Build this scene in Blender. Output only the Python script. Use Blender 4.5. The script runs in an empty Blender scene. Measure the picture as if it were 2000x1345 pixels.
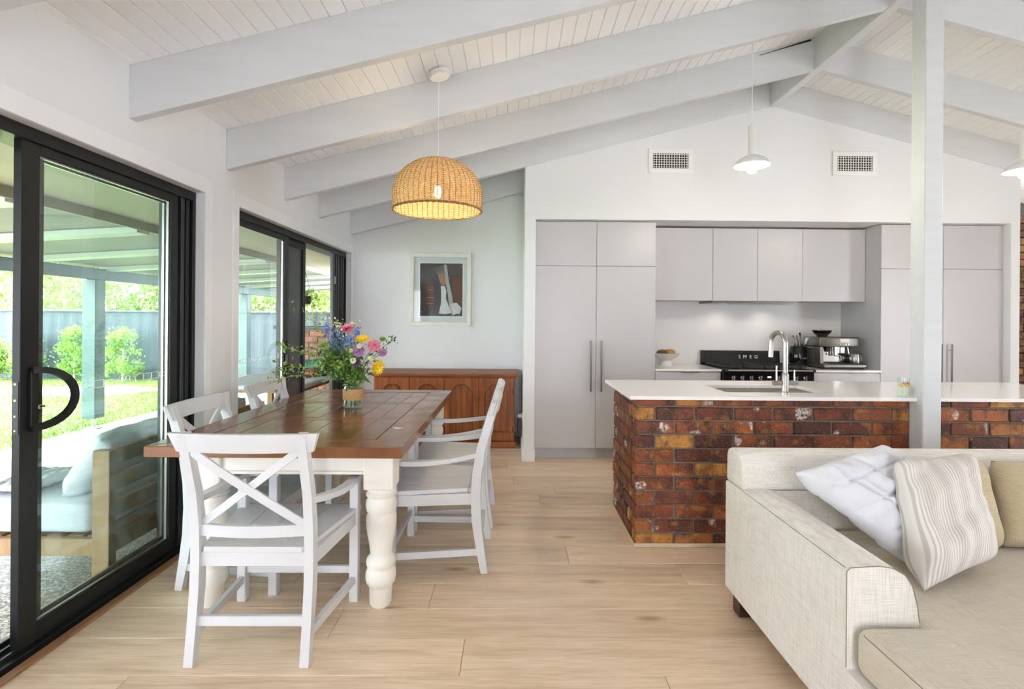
import bpy, bmesh, math, random
from mathutils import Vector, Matrix, Euler, noise
PI = math.pi
sc = bpy.context.scene
COL = sc.collection

# ------------------------------------------------------------------ camera
FPX = 1030.0                      # focal length in pixels of the 2000 px wide frame
cam_d = bpy.data.cameras.new('camera')
cam = bpy.data.objects.new('camera', cam_d)
COL.objects.link(cam)
cam_d.sensor_fit = 'HORIZONTAL'
cam_d.sensor_width = 36.0
cam_d.lens = 36.0 * FPX / 2000.0
cam_d.shift_x = (1000.0 - 1013.0) / 2000.0
cam_d.shift_y = (625.0 - 672.5) / 2000.0
cam_d.clip_start = 0.05
cam_d.clip_end = 200
cam.matrix_world = Matrix.Translation((0, 0, 1.37)) @ (Matrix.Rotation(-0.010, 4, 'Z') @ Matrix.Rotation(PI / 2, 4, 'X') @ Matrix.Rotation(0.008, 4, 'Z'))
sc.camera = cam

# ------------------------------------------------------------------ world, sun, window light, exposure
world = bpy.data.worlds.new('sky')
sc.world = world
world.use_nodes = True
bg = world.node_tree.nodes['Background']
bg.inputs[0].default_value = (0.88, 0.93, 1.0, 1)
bg.inputs[1].default_value = 8.2

def lamp(name, kind, loc, energy, color=(1, 1, 1), parent=None, aim=None, **kw):
    d = bpy.data.lights.new(name, kind)
    d.energy = energy
    d.color = color
    for k, v in kw.items():
        setattr(d, k, v)
    o = bpy.data.objects.new(name, d)
    COL.objects.link(o)
    o.location = loc
    if aim is not None:
        o.rotation_euler = Vector(aim).to_track_quat('-Z', 'Y').to_euler()
    if parent is not None:
        o.parent = parent
    return o

lamp('sun', 'SUN', (0, 0, 12), 11.0, (1.0, 0.95, 0.88), aim=(0.50, 0.25, -0.80), angle=math.radians(6))
vs = sc.view_settings
vs.view_transform = 'Standard'
vs.look = 'None'
vs.exposure = 1.30
vs.gamma = 1.0
vs.use_curve_mapping = False
sc.cycles.use_denoising = True
sc.cycles.max_bounces = 10
sc.cycles.diffuse_bounces = 6
sc.cycles.transparent_max_bounces = 16
sc.cycles.sample_clamp_indirect = 6.0
sc.cycles.caustics_reflective = False
sc.cycles.caustics_refractive = False

# ------------------------------------------------------------------ materials
MATS = {}

def lin(r, g, b):
    f = lambda c: (c / 255.0 / 12.92) if c <= 10.3 else ((c / 255.0 + 0.055) / 1.055) ** 2.4
    return (f(r), f(g), f(b), 1.0)

class NT:
    def __init__(s, name):
        s.m = bpy.data.materials.new(name)
        s.m.use_nodes = True
        s.t = s.m.node_tree
        s.b = s.t.nodes['Principled BSDF']
        s.out = s.t.nodes['Material Output']
        MATS[name] = s.m

    def n(s, typ, ins=None, **kw):
        nd = s.t.nodes.new(typ)
        for k, v in kw.items():
            setattr(nd, k, v)
        for k, v in (ins or {}).items():
            s.set(nd, k, v)
        return nd

    def set(s, nd, k, v):
        sock = nd.inputs[k]
        if isinstance(v, bpy.types.NodeSocket):
            s.t.links.new(v, sock)
        elif isinstance(v, bpy.types.Node):
            s.t.links.new(v.outputs[0], sock)
        else:
            sock.default_value = v

    def base(s, **kw):
        for k, v in kw.items():
            s.set(s.b, k.replace('_', ' '), v)

    def ramp(s, fac, stops, interp='LINEAR'):
        r = s.n('ShaderNodeValToRGB', {'Fac': fac})
        r.color_ramp.interpolation = interp
        e = r.color_ramp.elements
        while len(e) < len(stops):
            e.new(0.5)
        for el, (p, c) in zip(e, stops):
            el.position = p
            el.color = c if len(c) == 4 else (*c, 1)
        return r.outputs[0]

    def coord(s, scale=(1, 1, 1), rnd=0.0, kind='Object'):
        tc = s.n('ShaderNodeTexCoord')
        v = tc.outputs[kind]
        if rnd:
            oi = s.n('ShaderNodeObjectInfo')
            m = s.n('ShaderNodeMath', {0: oi.outputs['Random'], 1: rnd}, operation='MULTIPLY')
            v = s.n('ShaderNodeVectorMath', {0: v, 1: m.outputs[0]}, operation='ADD').outputs[0]
        return s.n('ShaderNodeMapping', {'Vector': v, 'Scale': scale}).outputs[0]

    def noise(s, vec, scale=5.0, detail=4.0, rough=0.55):
        return s.n('ShaderNodeTexNoise', {'Vector': vec, 'Scale': scale, 'Detail': detail, 'Roughness': rough}).outputs['Fac']

    def mix(s, fac, a, b, mode='MIX'):
        m = s.n('ShaderNodeMix', data_type='RGBA', blend_type=mode)
        s.set(m, 0, fac); s.set(m, 6, a); s.set(m, 7, b)
        return m.outputs[2]

    def bump(s, h, strength=0.2, dist=0.01):
        nb = s.n('ShaderNodeBump', {'Height': h, 'Strength': strength, 'Distance': dist})
        s.t.links.new(nb.outputs[0], s.b.inputs['Normal'])

def simple(name, col, rough=0.5, metal=0.0, var=0.06, vscale=6.0, vec=(1, 1, 1), bump=0.0, bscale=60.0, spec=0.5, coat=0.0, rnd=0.0):
    t = NT(name)
    v = t.coord(vec, 37.0)
    f = t.noise(v, vscale)
    dark = tuple(c * (1 - var) for c in col[:3]) + (1,)
    lite = tuple(min(1, c * (1 + var)) for c in col[:3]) + (1,)
    t.base(Base_Color=t.ramp(f, [(0.3, dark), (0.7, lite)]), Roughness=rough, Metallic=metal)
    t.b.inputs['Specular IOR Level'].default_value = spec
    t.b.inputs['Coat Weight'].default_value = coat
    if bump:
        t.bump(t.noise(v, bscale, 2), bump, 0.002)
    return t.m

def emit(name, col, strength):
    t = NT(name)
    e = t.n('ShaderNodeEmission', {'Color': (*col, 1), 'Strength': strength})
    t.t.links.new(e.outputs[0], t.out.inputs[0])
    return t.m

W = lambda v, w=0.0: (v + w, v, v - w, 1)
M_wall = simple('wall_paint', (0.76, 0.762, 0.775), 0.6, var=0.012, vscale=1.2, bump=0.04, bscale=220)
M_ceil = simple('ceiling_paint', (0.86, 0.87, 0.89), 0.55, var=0.015, vscale=2)
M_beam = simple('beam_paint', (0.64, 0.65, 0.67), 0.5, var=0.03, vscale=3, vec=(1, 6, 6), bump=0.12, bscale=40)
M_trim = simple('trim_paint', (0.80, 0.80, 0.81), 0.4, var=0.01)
M_black = simple('black_aluminium', (0.010, 0.0105, 0.011), 0.40, var=0.15, vscale=3, spec=0.3)
M_blackg = simple('black_edge', (0.018, 0.020, 0.022), 0.38, 0.0, var=0.1, spec=0.4)
M_chair = simple('white_chair_paint', (0.64, 0.645, 0.67), 0.38, var=0.025, vscale=5, bump=0.05, bscale=50)
M_leg = simple('cream_leg_paint', (0.83, 0.80, 0.74), 0.42, var=0.06, vscale=7, bump=0.08, bscale=40)
M_cab = simple('cabinet_laminate', (0.52, 0.50, 0.515), 0.33, var=0.008, vscale=2)
M_kick = simple('cabinet_kickboard', (0.52, 0.51, 0.53), 0.4, var=0.01)
M_stone = simple('white_stone', (0.88, 0.865, 0.84), 0.12, var=0.02, vscale=40)
M_splash = simple('splashback_stone', (0.76, 0.73, 0.715), 0.2, var=0.015, vscale=8)
M_steel = simple('brushed_steel', (0.40, 0.385, 0.355), 0.30, 1.0, var=0.08, vscale=20, vec=(8, 8, 1))
M_dsteel = simple('dark_steel', (0.22, 0.205, 0.185), 0.3, 1.0, var=0.08, vscale=20)
M_chrome = simple('chrome', (0.8, 0.8, 0.8), 0.08, 1.0, var=0.02)
M_gloss = simple('black_enamel', (0.008, 0.008, 0.009), 0.12, var=0.2, vscale=30)
M_letter = simple('silver_lettering', (0.72, 0.72, 0.70), 0.35, var=0.02)
M_mblack = simple('cast_iron', (0.015, 0.015, 0.016), 0.6, var=0.2, vscale=30)
M_plast = simple('white_plastic', (0.82, 0.82, 0.81), 0.35, var=0.01)
M_dark = simple('dark_void', (0.012, 0.012, 0.014), 0.8, var=0.1)
M_soff = simple('eave_sheet', (0.29, 0.255, 0.19), 0.6, var=0.10, vscale=1.4)
M_teal = simple('patio_beam_paint', (0.055, 0.09, 0.095), 0.45, var=0.12, vscale=4)
M_rib = simple('patio_rib_paint', (0.46, 0.49, 0.46), 0.5, var=0.03)
M_fence = simple('fence_steel', (0.024, 0.037, 0.052), 0.45, var=0.05, vscale=2)
M_timber = simple('outdoor_timber', (0.22, 0.125, 0.05), 0.6, var=0.18, vscale=6, vec=(6, 6, 1), bump=0.1)
M_linen = simple('outdoor_linen', (0.42, 0.44, 0.47), 0.9, var=0.05, vscale=6, bump=0.25, bscale=30)
M_stem = simple('stem_green', (0.10, 0.20, 0.035), 0.5, var=0.2)
M_leafb = simple('leaf_bouquet', (0.075, 0.17, 0.028), 0.4, var=0.4, vscale=30)
M_leafl = simple('leaf_light', (0.24, 0.36, 0.075), 0.4, var=0.3, vscale=25)
M_cream = simple('petal_cream', (0.74, 0.70, 0.48), 0.5, var=0.12, vscale=40)
M_pink = simple('petal_pink', (0.78, 0.22, 0.32), 0.5, var=0.5, vscale=60)
M_yell = simple('petal_yellow', (0.80, 0.54, 0.015), 0.5, var=0.3, vscale=60)
M_lilac = simple('petal_lilac', (0.45, 0.22, 0.46), 0.5, var=0.5, vscale=60)
M_purp = simple('petal_purple', (0.17, 0.05, 0.26), 0.5, var=0.5, vscale=60)
M_blue = simple('petal_blue', (0.16, 0.23, 0.55), 0.5, var=0.5, vscale=60)
M_jute = simple('burlap', (0.50, 0.30, 0.13), 0.9, var=0.18, vscale=90, bump=0.6, bscale=160)
M_brownfoot = simple('walnut_foot', (0.05, 0.016, 0.009), 0.4, var=0.2)
M_ltrim = simple('pale_timber_trim', (0.62, 0.50, 0.35), 0.5, var=0.08, vec=(1, 8, 8))
M_sill = simple('brown_timber_strip', (0.30, 0.15, 0.07), 0.5, var=0.2, vec=(8, 1, 8))
M_mortar = simple('mortar', (0.17, 0.155, 0.13), 0.9, var=0.25, vscale=30, bump=0.5, bscale=90)
M_frame = simple('whitewashed_frame', (0.76, 0.74, 0.68), 0.5, var=0.06, vscale=8)
M_mount = simple('picture_mount', (0.66, 0.70, 0.72), 0.7, var=0.01)
M_bark = simple('gum_bark', (0.46, 0.36, 0.28), 0.8, var=0.35, vscale=3, vec=(4, 4, 1))
M_bulb = emit('bulb_glow', (1.0, 0.72, 0.36), 26.0)
M_kbulb = emit('white_bulb_glow', (1.0, 0.93, 0.82), 22.0)
M_display = emit('clock_display', (0.65, 0.8, 1.0), 1.5)

def glass_mat(name, tint, rough=0.0, ior=1.5):
    t = NT(name)
    lw = t.n('ShaderNodeLayerWeight', {'Blend': 0.5})
    pw = t.n('ShaderNodeMath', {0: lw.outputs['Facing'], 1: 5.0}, operation='POWER')
    f0 = ((ior - 1) / (ior + 1)) ** 2
    fr = t.n('ShaderNodeMapRange', {'Value': pw.outputs[0], 'To Min': f0, 'To Max': 1.0})
    tr = t.n('ShaderNodeBsdfTransparent', {'Color': tint})
    gl = t.n('ShaderNodeBsdfGlossy', {'Color': (1, 1, 1, 1), 'Roughness': rough})
    mx = t.n('ShaderNodeMixShader', {0: fr.outputs[0], 1: tr.outputs[0], 2: gl.outputs[0]})
    t.t.links.new(mx.outputs[0], t.out.inputs[0])
    return t.m
M_glass = glass_mat('door_glass', (0.90, 0.95, 0.93, 1), 0.0, 1.62)
M_jar = glass_mat('jar_glass', (0.93, 0.97, 0.95, 1), 0.0, 1.45)
M_water = glass_mat('vase_water', (0.80, 0.88, 0.74, 1), 0.0, 1.2)
M_pglass = glass_mat('picture_glass', (0.97, 0.98, 0.98, 1), 0.02, 1.35)

def screen_mat():
    t = NT('insect_screen')
    v = t.coord((1, 1, 1))
    tr = t.n('ShaderNodeBsdfTransparent', {'Color': (1, 1, 1, 1)})
    df = t.n('ShaderNodeBsdfDiffuse', {'Color': (0.03, 0.03, 0.035, 1)})
    f = t.n('ShaderNodeMapRange', {'Value': t.noise(v, 3.0), 'To Min': 0.30, 'To Max': 0.36})
    mx = t.n('ShaderNodeMixShader', {0: f.outputs[0], 1: tr.outputs[0], 2: df.outputs[0]})
    t.t.links.new(mx.outputs[0], t.out.inputs[0])
    return t.m
M_screen = screen_mat()

def dark_screen():
    t = NT('security_mesh')
    v = t.coord((1, 1, 1))
    tr = t.n('ShaderNodeBsdfTransparent', {'Color': (1, 1, 1, 1)})
    df = t.n('ShaderNodeBsdfPrincipled', {'Base Color': (0.03, 0.032, 0.036, 1), 'Roughness': 0.35})
    f = t.n('ShaderNodeMapRange', {'Value': t.noise(v, 6.0), 'To Min': 0.80, 'To Max': 0.92})
    mx = t.n('ShaderNodeMixShader', {0: f.outputs[0], 1: tr.outputs[0], 2: df.outputs[0]})
    t.t.links.new(mx.outputs[0], t.out.inputs[0])
    return t.m
M_dmesh = dark_screen()

def plank_mat():
    t = NT('oak_plank')
    oi = t.n('ShaderNodeObjectInfo')
    v = t.coord((0.9, 9.0, 1.0), 61.0)
    big = t.noise(v, 1.6, 5, 0.6)
    v2 = t.coord((2.2, 60.0, 1.0), 61.0)
    fine = t.noise(v2, 3.0, 3, 0.6)
    c = t.ramp(big, [(0.30, (0.64, 0.475, 0.32)), (0.50, (0.79, 0.62, 0.45)), (0.70, (0.85, 0.69, 0.53))])
    c = t.mix(0.55, c, t.mix(1.0, c, t.ramp(fine, [(0.35, (0.76, 0.70, 0.62)), (0.60, (1.06, 1.05, 1.03))]), 'MULTIPLY'))
    kv = t.coord((1.25, 3.6, 1.0), 83.0)
    vo = t.n('ShaderNodeTexVoronoi', {'Vector': kv, 'Scale': 1.15, 'Randomness': 1.0})
    k = t.ramp(vo.outputs['Distance'], [(0.0, (0.85, 0.85, 0.85)), (0.05, (0.55, 0.55, 0.55)), (0.13, (0, 0, 0))])
    c = t.mix(k, c, (0.22, 0.125, 0.06, 1))
    lum = t.n('ShaderNodeMapRange', {'Value': oi.outputs['Random'], 'To Min': 0.90, 'To Max': 1.07})
    c = t.mix(1.0, c, t.n('ShaderNodeCombineColor', {0: lum.outputs[0], 1: lum.outputs[0], 2: lum.outputs[0]}).outputs[0], 'MULTIPLY')
    t.base(Base_Color=c, Roughness=t.n('ShaderNodeMapRange', {'Value': fine, 'To Min': 0.27, 'To Max': 0.42}).outputs[0])
    t.bump(fine, 0.08, 0.002)
    return t.m
M_plank = plank_mat()

def brick_mat(name, stops, white=0.62, bright=1.0):
    t = NT(name)
    oi = t.n('ShaderNodeObjectInfo')
    v = t.coord((1, 1, 1), 91.0)
    r = t.ramp(oi.outputs['Random'], stops, 'LINEAR')
    blot = t.noise(v, 9.0, 5, 0.62)
    c = t.mix(t.ramp(blot, [(0.36, (0.9, 0.9, 0.9)), (0.56, (0, 0, 0))]), r, (0.045, 0.018, 0.014, 1))
    c = t.mix(t.ramp(t.noise(v, 14.0, 4), [(0.56, (0, 0, 0)), (0.74, (0.75, 0.75, 0.75))]), c, (0.50, 0.22, 0.06, 1))
    c = t.mix(t.ramp(t.noise(v, 150.0, 2), [(0.64, (0, 0, 0)), (0.72, (0.8, 0.8, 0.8))]), c, (0.60, 0.42, 0.30, 1))
    c = t.mix(t.ramp(t.noise(v, 120.0, 2), [(0.30, (0.8, 0.8, 0.8)), (0.40, (0, 0, 0))]), c, (0.012, 0.008, 0.007, 1))
    ring = t.noise(v, 7.5, 1, 0.4)
    spl = t.noise(v, 60.0, 3, 0.7)
    w = t.n('ShaderNodeMath', {0: t.ramp(ring, [(white, (0, 0, 0)), (white + 0.05, (1, 1, 1))]), 1: t.ramp(spl, [(0.40, (0, 0, 0)), (0.58, (1, 1, 1))])}, operation='MULTIPLY')
    c = t.mix(w.outputs[0], c, (0.72, 0.67, 0.64, 1))
    t.base(Base_Color=c, Roughness=0.62)
    t.bump(t.noise(v, 55.0, 5, 0.65), 0.6, 0.006)
    return t.m
BST = [(0.0, (0.075, 0.022, 0.016)), (0.14, (0.15, 0.034, 0.016)), (0.32, (0.28, 0.066, 0.020)), (0.48, (0.18, 0.042, 0.020)), (0.64, (0.40, 0.105, 0.022)), (0.80, (0.23, 0.058, 0.022)), (0.91, (0.50, 0.19, 0.035)), (1.0, (0.56, 0.29, 0.06))]
M_brick = brick_mat('clinker_brick', BST, 0.655)
M_brick2 = brick_mat('outdoor_brick', [(p, (min(1, c[0] * 0.7 + 0.08), c[1] * 0.9 + 0.055, c[2] * 1.0 + 0.04)) for p, c in BST], 0.70)

def tabletop_mat():
    t = NT('table_timber')
    v = t.coord((14.0, 1.1, 1.0), 45.0)
    f = t.noise(v, 2.2, 5, 0.6)
    c = t.ramp(f, [(0.28, (0.10, 0.036, 0.014)), (0.52, (0.19, 0.074, 0.026)), (0.74, (0.27, 0.115, 0.042))])
    sc_ = t.noise(t.coord((1, 1, 1), 45.0), 7.0, 3)
    t.base(Base_Color=c, Roughness=t.n('ShaderNodeMapRange', {'Value': sc_, 'From Min': 0.3, 'From Max': 0.7, 'To Min': 0.13, 'To Max': 0.26}).outputs[0])
    t.b.inputs['Specular IOR Level'].default_value = 0.6
    t.bump(t.noise(t.coord((6, 1.5, 1), 45.0), 8.0, 2), 0.08, 0.003)
    return t.m
M_ttop = tabletop_mat()

def sideboard_mat(name, vec, k=1.0):
    t = NT(name)
    f = t.noise(t.coord(vec, 51.0), 2.5, 5, 0.6)
    t.base(Base_Color=t.ramp(f, [(0.3, (0.18 * k, 0.048 * k, 0.014 * k)), (0.55, (0.30 * k, 0.092 * k, 0.027 * k)), (0.75, (0.40 * k, 0.14 * k, 0.043 * k))]), Roughness=0.42)
    t.b.inputs['Specular IOR Level'].default_value = 0.3
    return t.m
M_side = sideboard_mat('stained_pine', (9, 9, 1))
M_sideh = sideboard_mat('stained_pine_rail', (1, 9, 9))

def fabric(name, a, b, v1=(3, 3, 120), v2=(120, 120, 3), amt=0.75, large=0.0):
    t = NT(name)
    n1 = t.noise(t.coord(v1), 4.0, 3, 0.6)
    n2 = t.noise(t.coord(v2), 4.0, 3, 0.6)
    s = t.n('ShaderNodeMath', {0: n1, 1: n2}, operation='ADD')
    f = t.n('ShaderNodeMath', {0: s.outputs[0], 1: 0.5}, operation='MULTIPLY').outputs[0]
    c = t.ramp(f, [(0.34, a), (0.56, b)])
    if large:
        g = t.noise(t.coord((1, 1, 1)), 3.5, 3)
        c = t.mix(t.ramp(g, [(0.42, (0, 0, 0)), (0.72, (large, large, large))]), c, (0.42, 0.33, 0.20, 1))
    t.base(Base_Color=c, Roughness=0.9)
    t.b.inputs['Specular IOR Level'].default_value = 0.2
    t.b.inputs['Sheen Weight'].default_value = 0.15
    if large:
        f = t.n('ShaderNodeMath', {0: f, 1: t.n('ShaderNodeMath', {0: t.noise(t.coord((1, 1, 1)), 5.0, 3), 1: 9.0}, operation='MULTIPLY').outputs[0]}, operation='ADD').outputs[0]
    t.bump(f, 0.35, 0.002)
    return t.m
M_sofa = fabric('sofa_linen', (0.56, 0.52, 0.46), (0.80, 0.77, 0.72))
M_sofat = fabric('sofa_linen_seat', (0.48, 0.42, 0.33), (0.66, 0.60, 0.50), v1=(3, 120, 120), v2=(120, 3, 120), large=0.3)
M_tan = fabric('tan_cushion_cloth', (0.38, 0.30, 0.18), (0.56, 0.47, 0.32))
M_lilacw = fabric('quilted_cotton', (0.66, 0.66, 0.70), (0.72, 0.72, 0.76), v1=(60, 60, 60), v2=(90, 90, 90))

def stripe_mat():
    t = NT('striped_cotton')
    tc = t.n('ShaderNodeTexCoord')
    sx = t.n('ShaderNodeSeparateXYZ', {0: tc.outputs['UV']})
    m = t.n('ShaderNodeMath', {0: sx.outputs[0], 1: 230.0}, operation='MULTIPLY')
    s = t.n('ShaderNodeMath', {0: m.outputs[0]}, operation='SINE')
    m2 = t.n('ShaderNodeMath', {0: sx.outputs[0], 1: 31.0}, operation='MULTIPLY')
    s2 = t.n('ShaderNodeMath', {0: m2.outputs[0]}, operation='SINE')
    a = t.ramp(t.n('ShaderNodeMapRange', {'Value': s.outputs[0], 'From Min': -1.0}).outputs[0], [(0.25, (0.54, 0.49, 0.46)), (0.55, (0.74, 0.70, 0.67))])
    b = t.ramp(t.n('ShaderNodeMapRange', {'Value': s2.outputs[0], 'From Min': -1.0}).outputs[0], [(0.2, (0.90, 0.87, 0.84)), (0.7, (1, 1, 1))])
    t.base(Base_Color=t.mix(1.0, a, b, 'MULTIPLY'), Roughness=0.9)
    t.bump(t.noise(t.coord((1, 1, 1)), 40, 2), 0.2, 0.003)
    return t.m
M_strip = stripe_mat()

def rattan_mat():
    t = NT('rattan')
    v = t.coord((1, 1, 1))
    f = t.noise(v, 55.0, 4)
    c = t.ramp(f, [(0.3, (0.56, 0.36, 0.14)), (0.6, (0.80, 0.58, 0.28))])
    t.base(Base_Color=c, Roughness=0.45)
    tl = t.n('ShaderNodeBsdfTranslucent', {'Color': c})
    mx = t.n('ShaderNodeMixShader', {0: 0.28, 1: t.b.outputs[0], 2: tl.outputs[0]})
    t.t.links.new(mx.outputs[0], t.out.inputs[0])
    return t.m
M_rattan = rattan_mat()

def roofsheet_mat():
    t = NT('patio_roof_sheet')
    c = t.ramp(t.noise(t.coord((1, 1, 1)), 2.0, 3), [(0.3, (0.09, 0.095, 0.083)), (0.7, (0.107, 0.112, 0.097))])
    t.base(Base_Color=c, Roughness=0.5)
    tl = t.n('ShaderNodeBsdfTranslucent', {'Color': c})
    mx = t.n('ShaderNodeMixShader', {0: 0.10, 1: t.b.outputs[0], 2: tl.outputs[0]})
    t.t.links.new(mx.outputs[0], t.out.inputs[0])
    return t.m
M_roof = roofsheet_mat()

def aggregate_mat():
    t = NT('exposed_aggregate')
    v = t.coord((1, 1, 1))
    vo = t.n('ShaderNodeTexVoronoi', {'Vector': v, 'Scale': 95.0})
    c = t.ramp(t.n('ShaderNodeSeparateColor', {0: vo.outputs['Color']}).outputs[0], [(0.0, (0.07, 0.065, 0.06)), (0.4, (0.19, 0.18, 0.155)), (0.75, (0.36, 0.335, 0.29)), (1.0, (0.56, 0.53, 0.47))])
    t.base(Base_Color=c, Roughness=0.6)
    t.bump(vo.outputs['Distance'], -0.5, 0.006)
    return t.m
M_agg = aggregate_mat()

def leaf_mat(name, cols, trans=0.45):
    t = NT(name)
    f = t.noise(t.coord((1, 1, 1)), 3.0, 4)
    c = t.ramp(f, cols)
    t.base(Base_Color=c, Roughness=0.5)
    tl = t.n('ShaderNodeBsdfTranslucent', {'Color': c})
    mx = t.n('ShaderNodeMixShader', {0: trans, 1: t.b.outputs[0], 2: tl.outputs[0]})
    t.t.links.new(mx.outputs[0], t.out.inputs[0])
    return t.m
M_gum = leaf_mat('gum_leaves', [(0.3, (0.16, 0.22, 0.07)), (0.5, (0.30, 0.36, 0.15)), (0.62, (0.38, 0.40, 0.22)), (0.75, (0.42, 0.28, 0.20))])
M_green = leaf_mat('green_leaves', [(0.3, (0.10, 0.20, 0.03)), (0.55, (0.20, 0.32, 0.06)), (0.75, (0.33, 0.40, 0.12))])
M_shrub = leaf_mat('shrub_leaves', [(0.3, (0.11, 0.23, 0.035)), (0.55, (0.22, 0.36, 0.075)), (0.75, (0.36, 0.43, 0.15))])
M_grass = leaf_mat('grass_blades', [(0.3, (0.10, 0.18, 0.025)), (0.55, (0.15, 0.225, 0.045)), (0.75, (0.20, 0.25, 0.07))], 0.3)
M_lawn = simple('lawn_soil', (0.12, 0.20, 0.03), 0.9, var=0.25, vscale=1.5, bump=0.6, bscale=80)
M_gravel = simple('pale_sand', (0.62, 0.58, 0.50), 0.9, var=0.1, vscale=20)

# ------------------------------------------------------------------ geometry helpers
WL = {}          # world position of every unrotated parent, so parts can be authored in world metres

def tag(o, label=None, cat=None, group=None, kind=None):
    if label: o['label'] = label
    if cat: o['category'] = cat
    if group: o['group'] = group
    if kind: o['kind'] = kind
    return o

def thing(name, label, cat, loc=(0, 0, 0), group=None, kind=None):
    o = bpy.data.objects.new(name, None)
    COL.objects.link(o)
    o.empty_display_size = 0.05
    o.location = loc
    WL[o.name] = Vector(loc)
    return tag(o, label, cat, group, kind)

def setmat(me, mats):
    for m in (mats if isinstance(mats, (list, tuple)) else [mats]):
        me.materials.append(m)

def smooth_mesh(me, ang=0.6):
    me.polygons.foreach_set('use_smooth', [True] * len(me.polygons))
    try:
        me.set_sharp_from_angle(angle=ang)
    except Exception:
        pass

def obj(name, bm, mat, parent=None, smooth=False, ang=0.6, label=None, origin=None):
    """link a bmesh (authored in world metres) as ONE object"""
    if parent is not None:
        off = WL[parent.name]
    elif origin is not None:
        off = Vector(origin)
    else:
        xs = [v.co for v in bm.verts]
        off = Vector(((min(v.x for v in xs) + max(v.x for v in xs)) / 2, (min(v.y for v in xs) + max(v.y for v in xs)) / 2, min(v.z for v in xs)))
    bmesh.ops.translate(bm, verts=bm.verts, vec=-off)
    me = bpy.data.meshes.new(name)
    bm.to_mesh(me)
    bm.free()
    setmat(me, mat)
    if smooth:
        smooth_mesh(me, ang)
    o = bpy.data.objects.new(name, me)
    COL.objects.link(o)
    if parent is not None:
        o.parent = parent
        WL[o.name] = off.copy()
    else:
        o.location = off
        WL[o.name] = off.copy()
    if label: o['label'] = label
    return o

def inst(name, me, parent, loc, rot=(0, 0, 0), scale=(1, 1, 1)):
    """an object sharing mesh data, placed in world metres under an unrotated parent"""
    o = bpy.data.objects.new(name, me)
    COL.objects.link(o)
    o.parent = parent
    o.location = Vector(loc) - WL[parent.name]
    o.rotation_euler = rot
    o.scale = scale
    return o

def mesh_of(name, bm, mat, smooth=False, ang=0.6):
    me = bpy.data.meshes.new(name)
    bm.to_mesh(me); bm.free()
    setmat(me, mat)
    if smooth: smooth_mesh(me, ang)
    return me

def B():
    return bmesh.new()

def box(bm, x0, x1, y0, y1, z0, z1, bev=0.0, seg=1):
    r = bmesh.ops.create_cube(bm, size=1.0)
    vs_ = r['verts']
    for v in vs_:
        v.co = Vector((x0 + (v.co.x + 0.5) * (x1 - x0), y0 + (v.co.y + 0.5) * (y1 - y0), z0 + (v.co.z + 0.5) * (z1 - z0)))
    if bev > 0:
        es = list({e for v in vs_ for e in v.link_edges})
        bmesh.ops.bevel(bm, geom=es, offset=bev, segments=seg, profile=0.5, affect='EDGES')
    return bm

def boxo(name, x0, x1, y0, y1, z0, z1, mat, parent=None, bev=0.0, seg=1, **kw):
    return obj(name, box(B(), x0, x1, y0, y1, z0, z1, bev, seg), mat, parent, **kw)

def prism(bm, poly, axis, a, b, bev=0.0):
    """poly: 2-D outline; axis 'x': (y,z), 'y': (x,z), 'z': (x,y); extruded from a to b"""
    def P(p, t):
        return {'x': (t, p[0], p[1]), 'y': (p[0], t, p[1]), 'z': (p[0], p[1], t)}[axis]
    va = [bm.verts.new(P(p, a)) for p in poly]
    vb = [bm.verts.new(P(p, b)) for p in poly]
    n = len(poly)
    fs = [bm.faces.new(va), bm.faces.new(vb[::-1])]
    for i in range(n):
        fs.append(bm.faces.new((va[(i + 1) % n], va[i], vb[i], vb[(i + 1) % n])))
    bmesh.ops.recalc_face_normals(bm, faces=fs)
    if bev:
        es = list({e for f in fs for e in f.edges})
        bmesh.ops.bevel(bm, geom=es, offset=bev, segments=2, profile=0.5, affect='EDGES')
    return bm

def frames(pts, up=(0, 0, 1)):
    pts = [Vector(p) for p in pts]
    out = []
    for i, p in enumerate(pts):
        t = (pts[min(i + 1, len(pts) - 1)] - pts[max(i - 1, 0)]).normalized()
        u = Vector(up)
        s = t.cross(u)
        if s.length < 1e-4:
            s = t.cross(Vector((1, 0, 0)))
        s.normalize()
        out.append((p, t, s, s.cross(t).normalized()))
    return out

def tube(bm, pts, r, seg=8, cap=True):
    rs = r if isinstance(r, (list, tuple)) else [r] * len(pts)
    rings = []
    pv = None
    for (p, t, s, u), rr in zip(frames(pts), rs):
        if pv is not None:
            s = (pv - t * pv.dot(t)).normalized() if (pv - t * pv.dot(t)).length > 1e-5 else s
            u = s.cross(t)
        pv = s
        rings.append([bm.verts.new(p + s * (rr * math.cos(2 * PI * k / seg)) + u * (rr * math.sin(2 * PI * k / seg))) for k in range(seg)])
    for a, b in zip(rings, rings[1:]):
        for k in range(seg):
            bm.faces.new((a[k], a[(k + 1) % seg], b[(k + 1) % seg], b[k]))
    if cap:
        bm.faces.new(rings[0][::-1]); bm.faces.new(rings[-1])
    return bm

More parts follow.
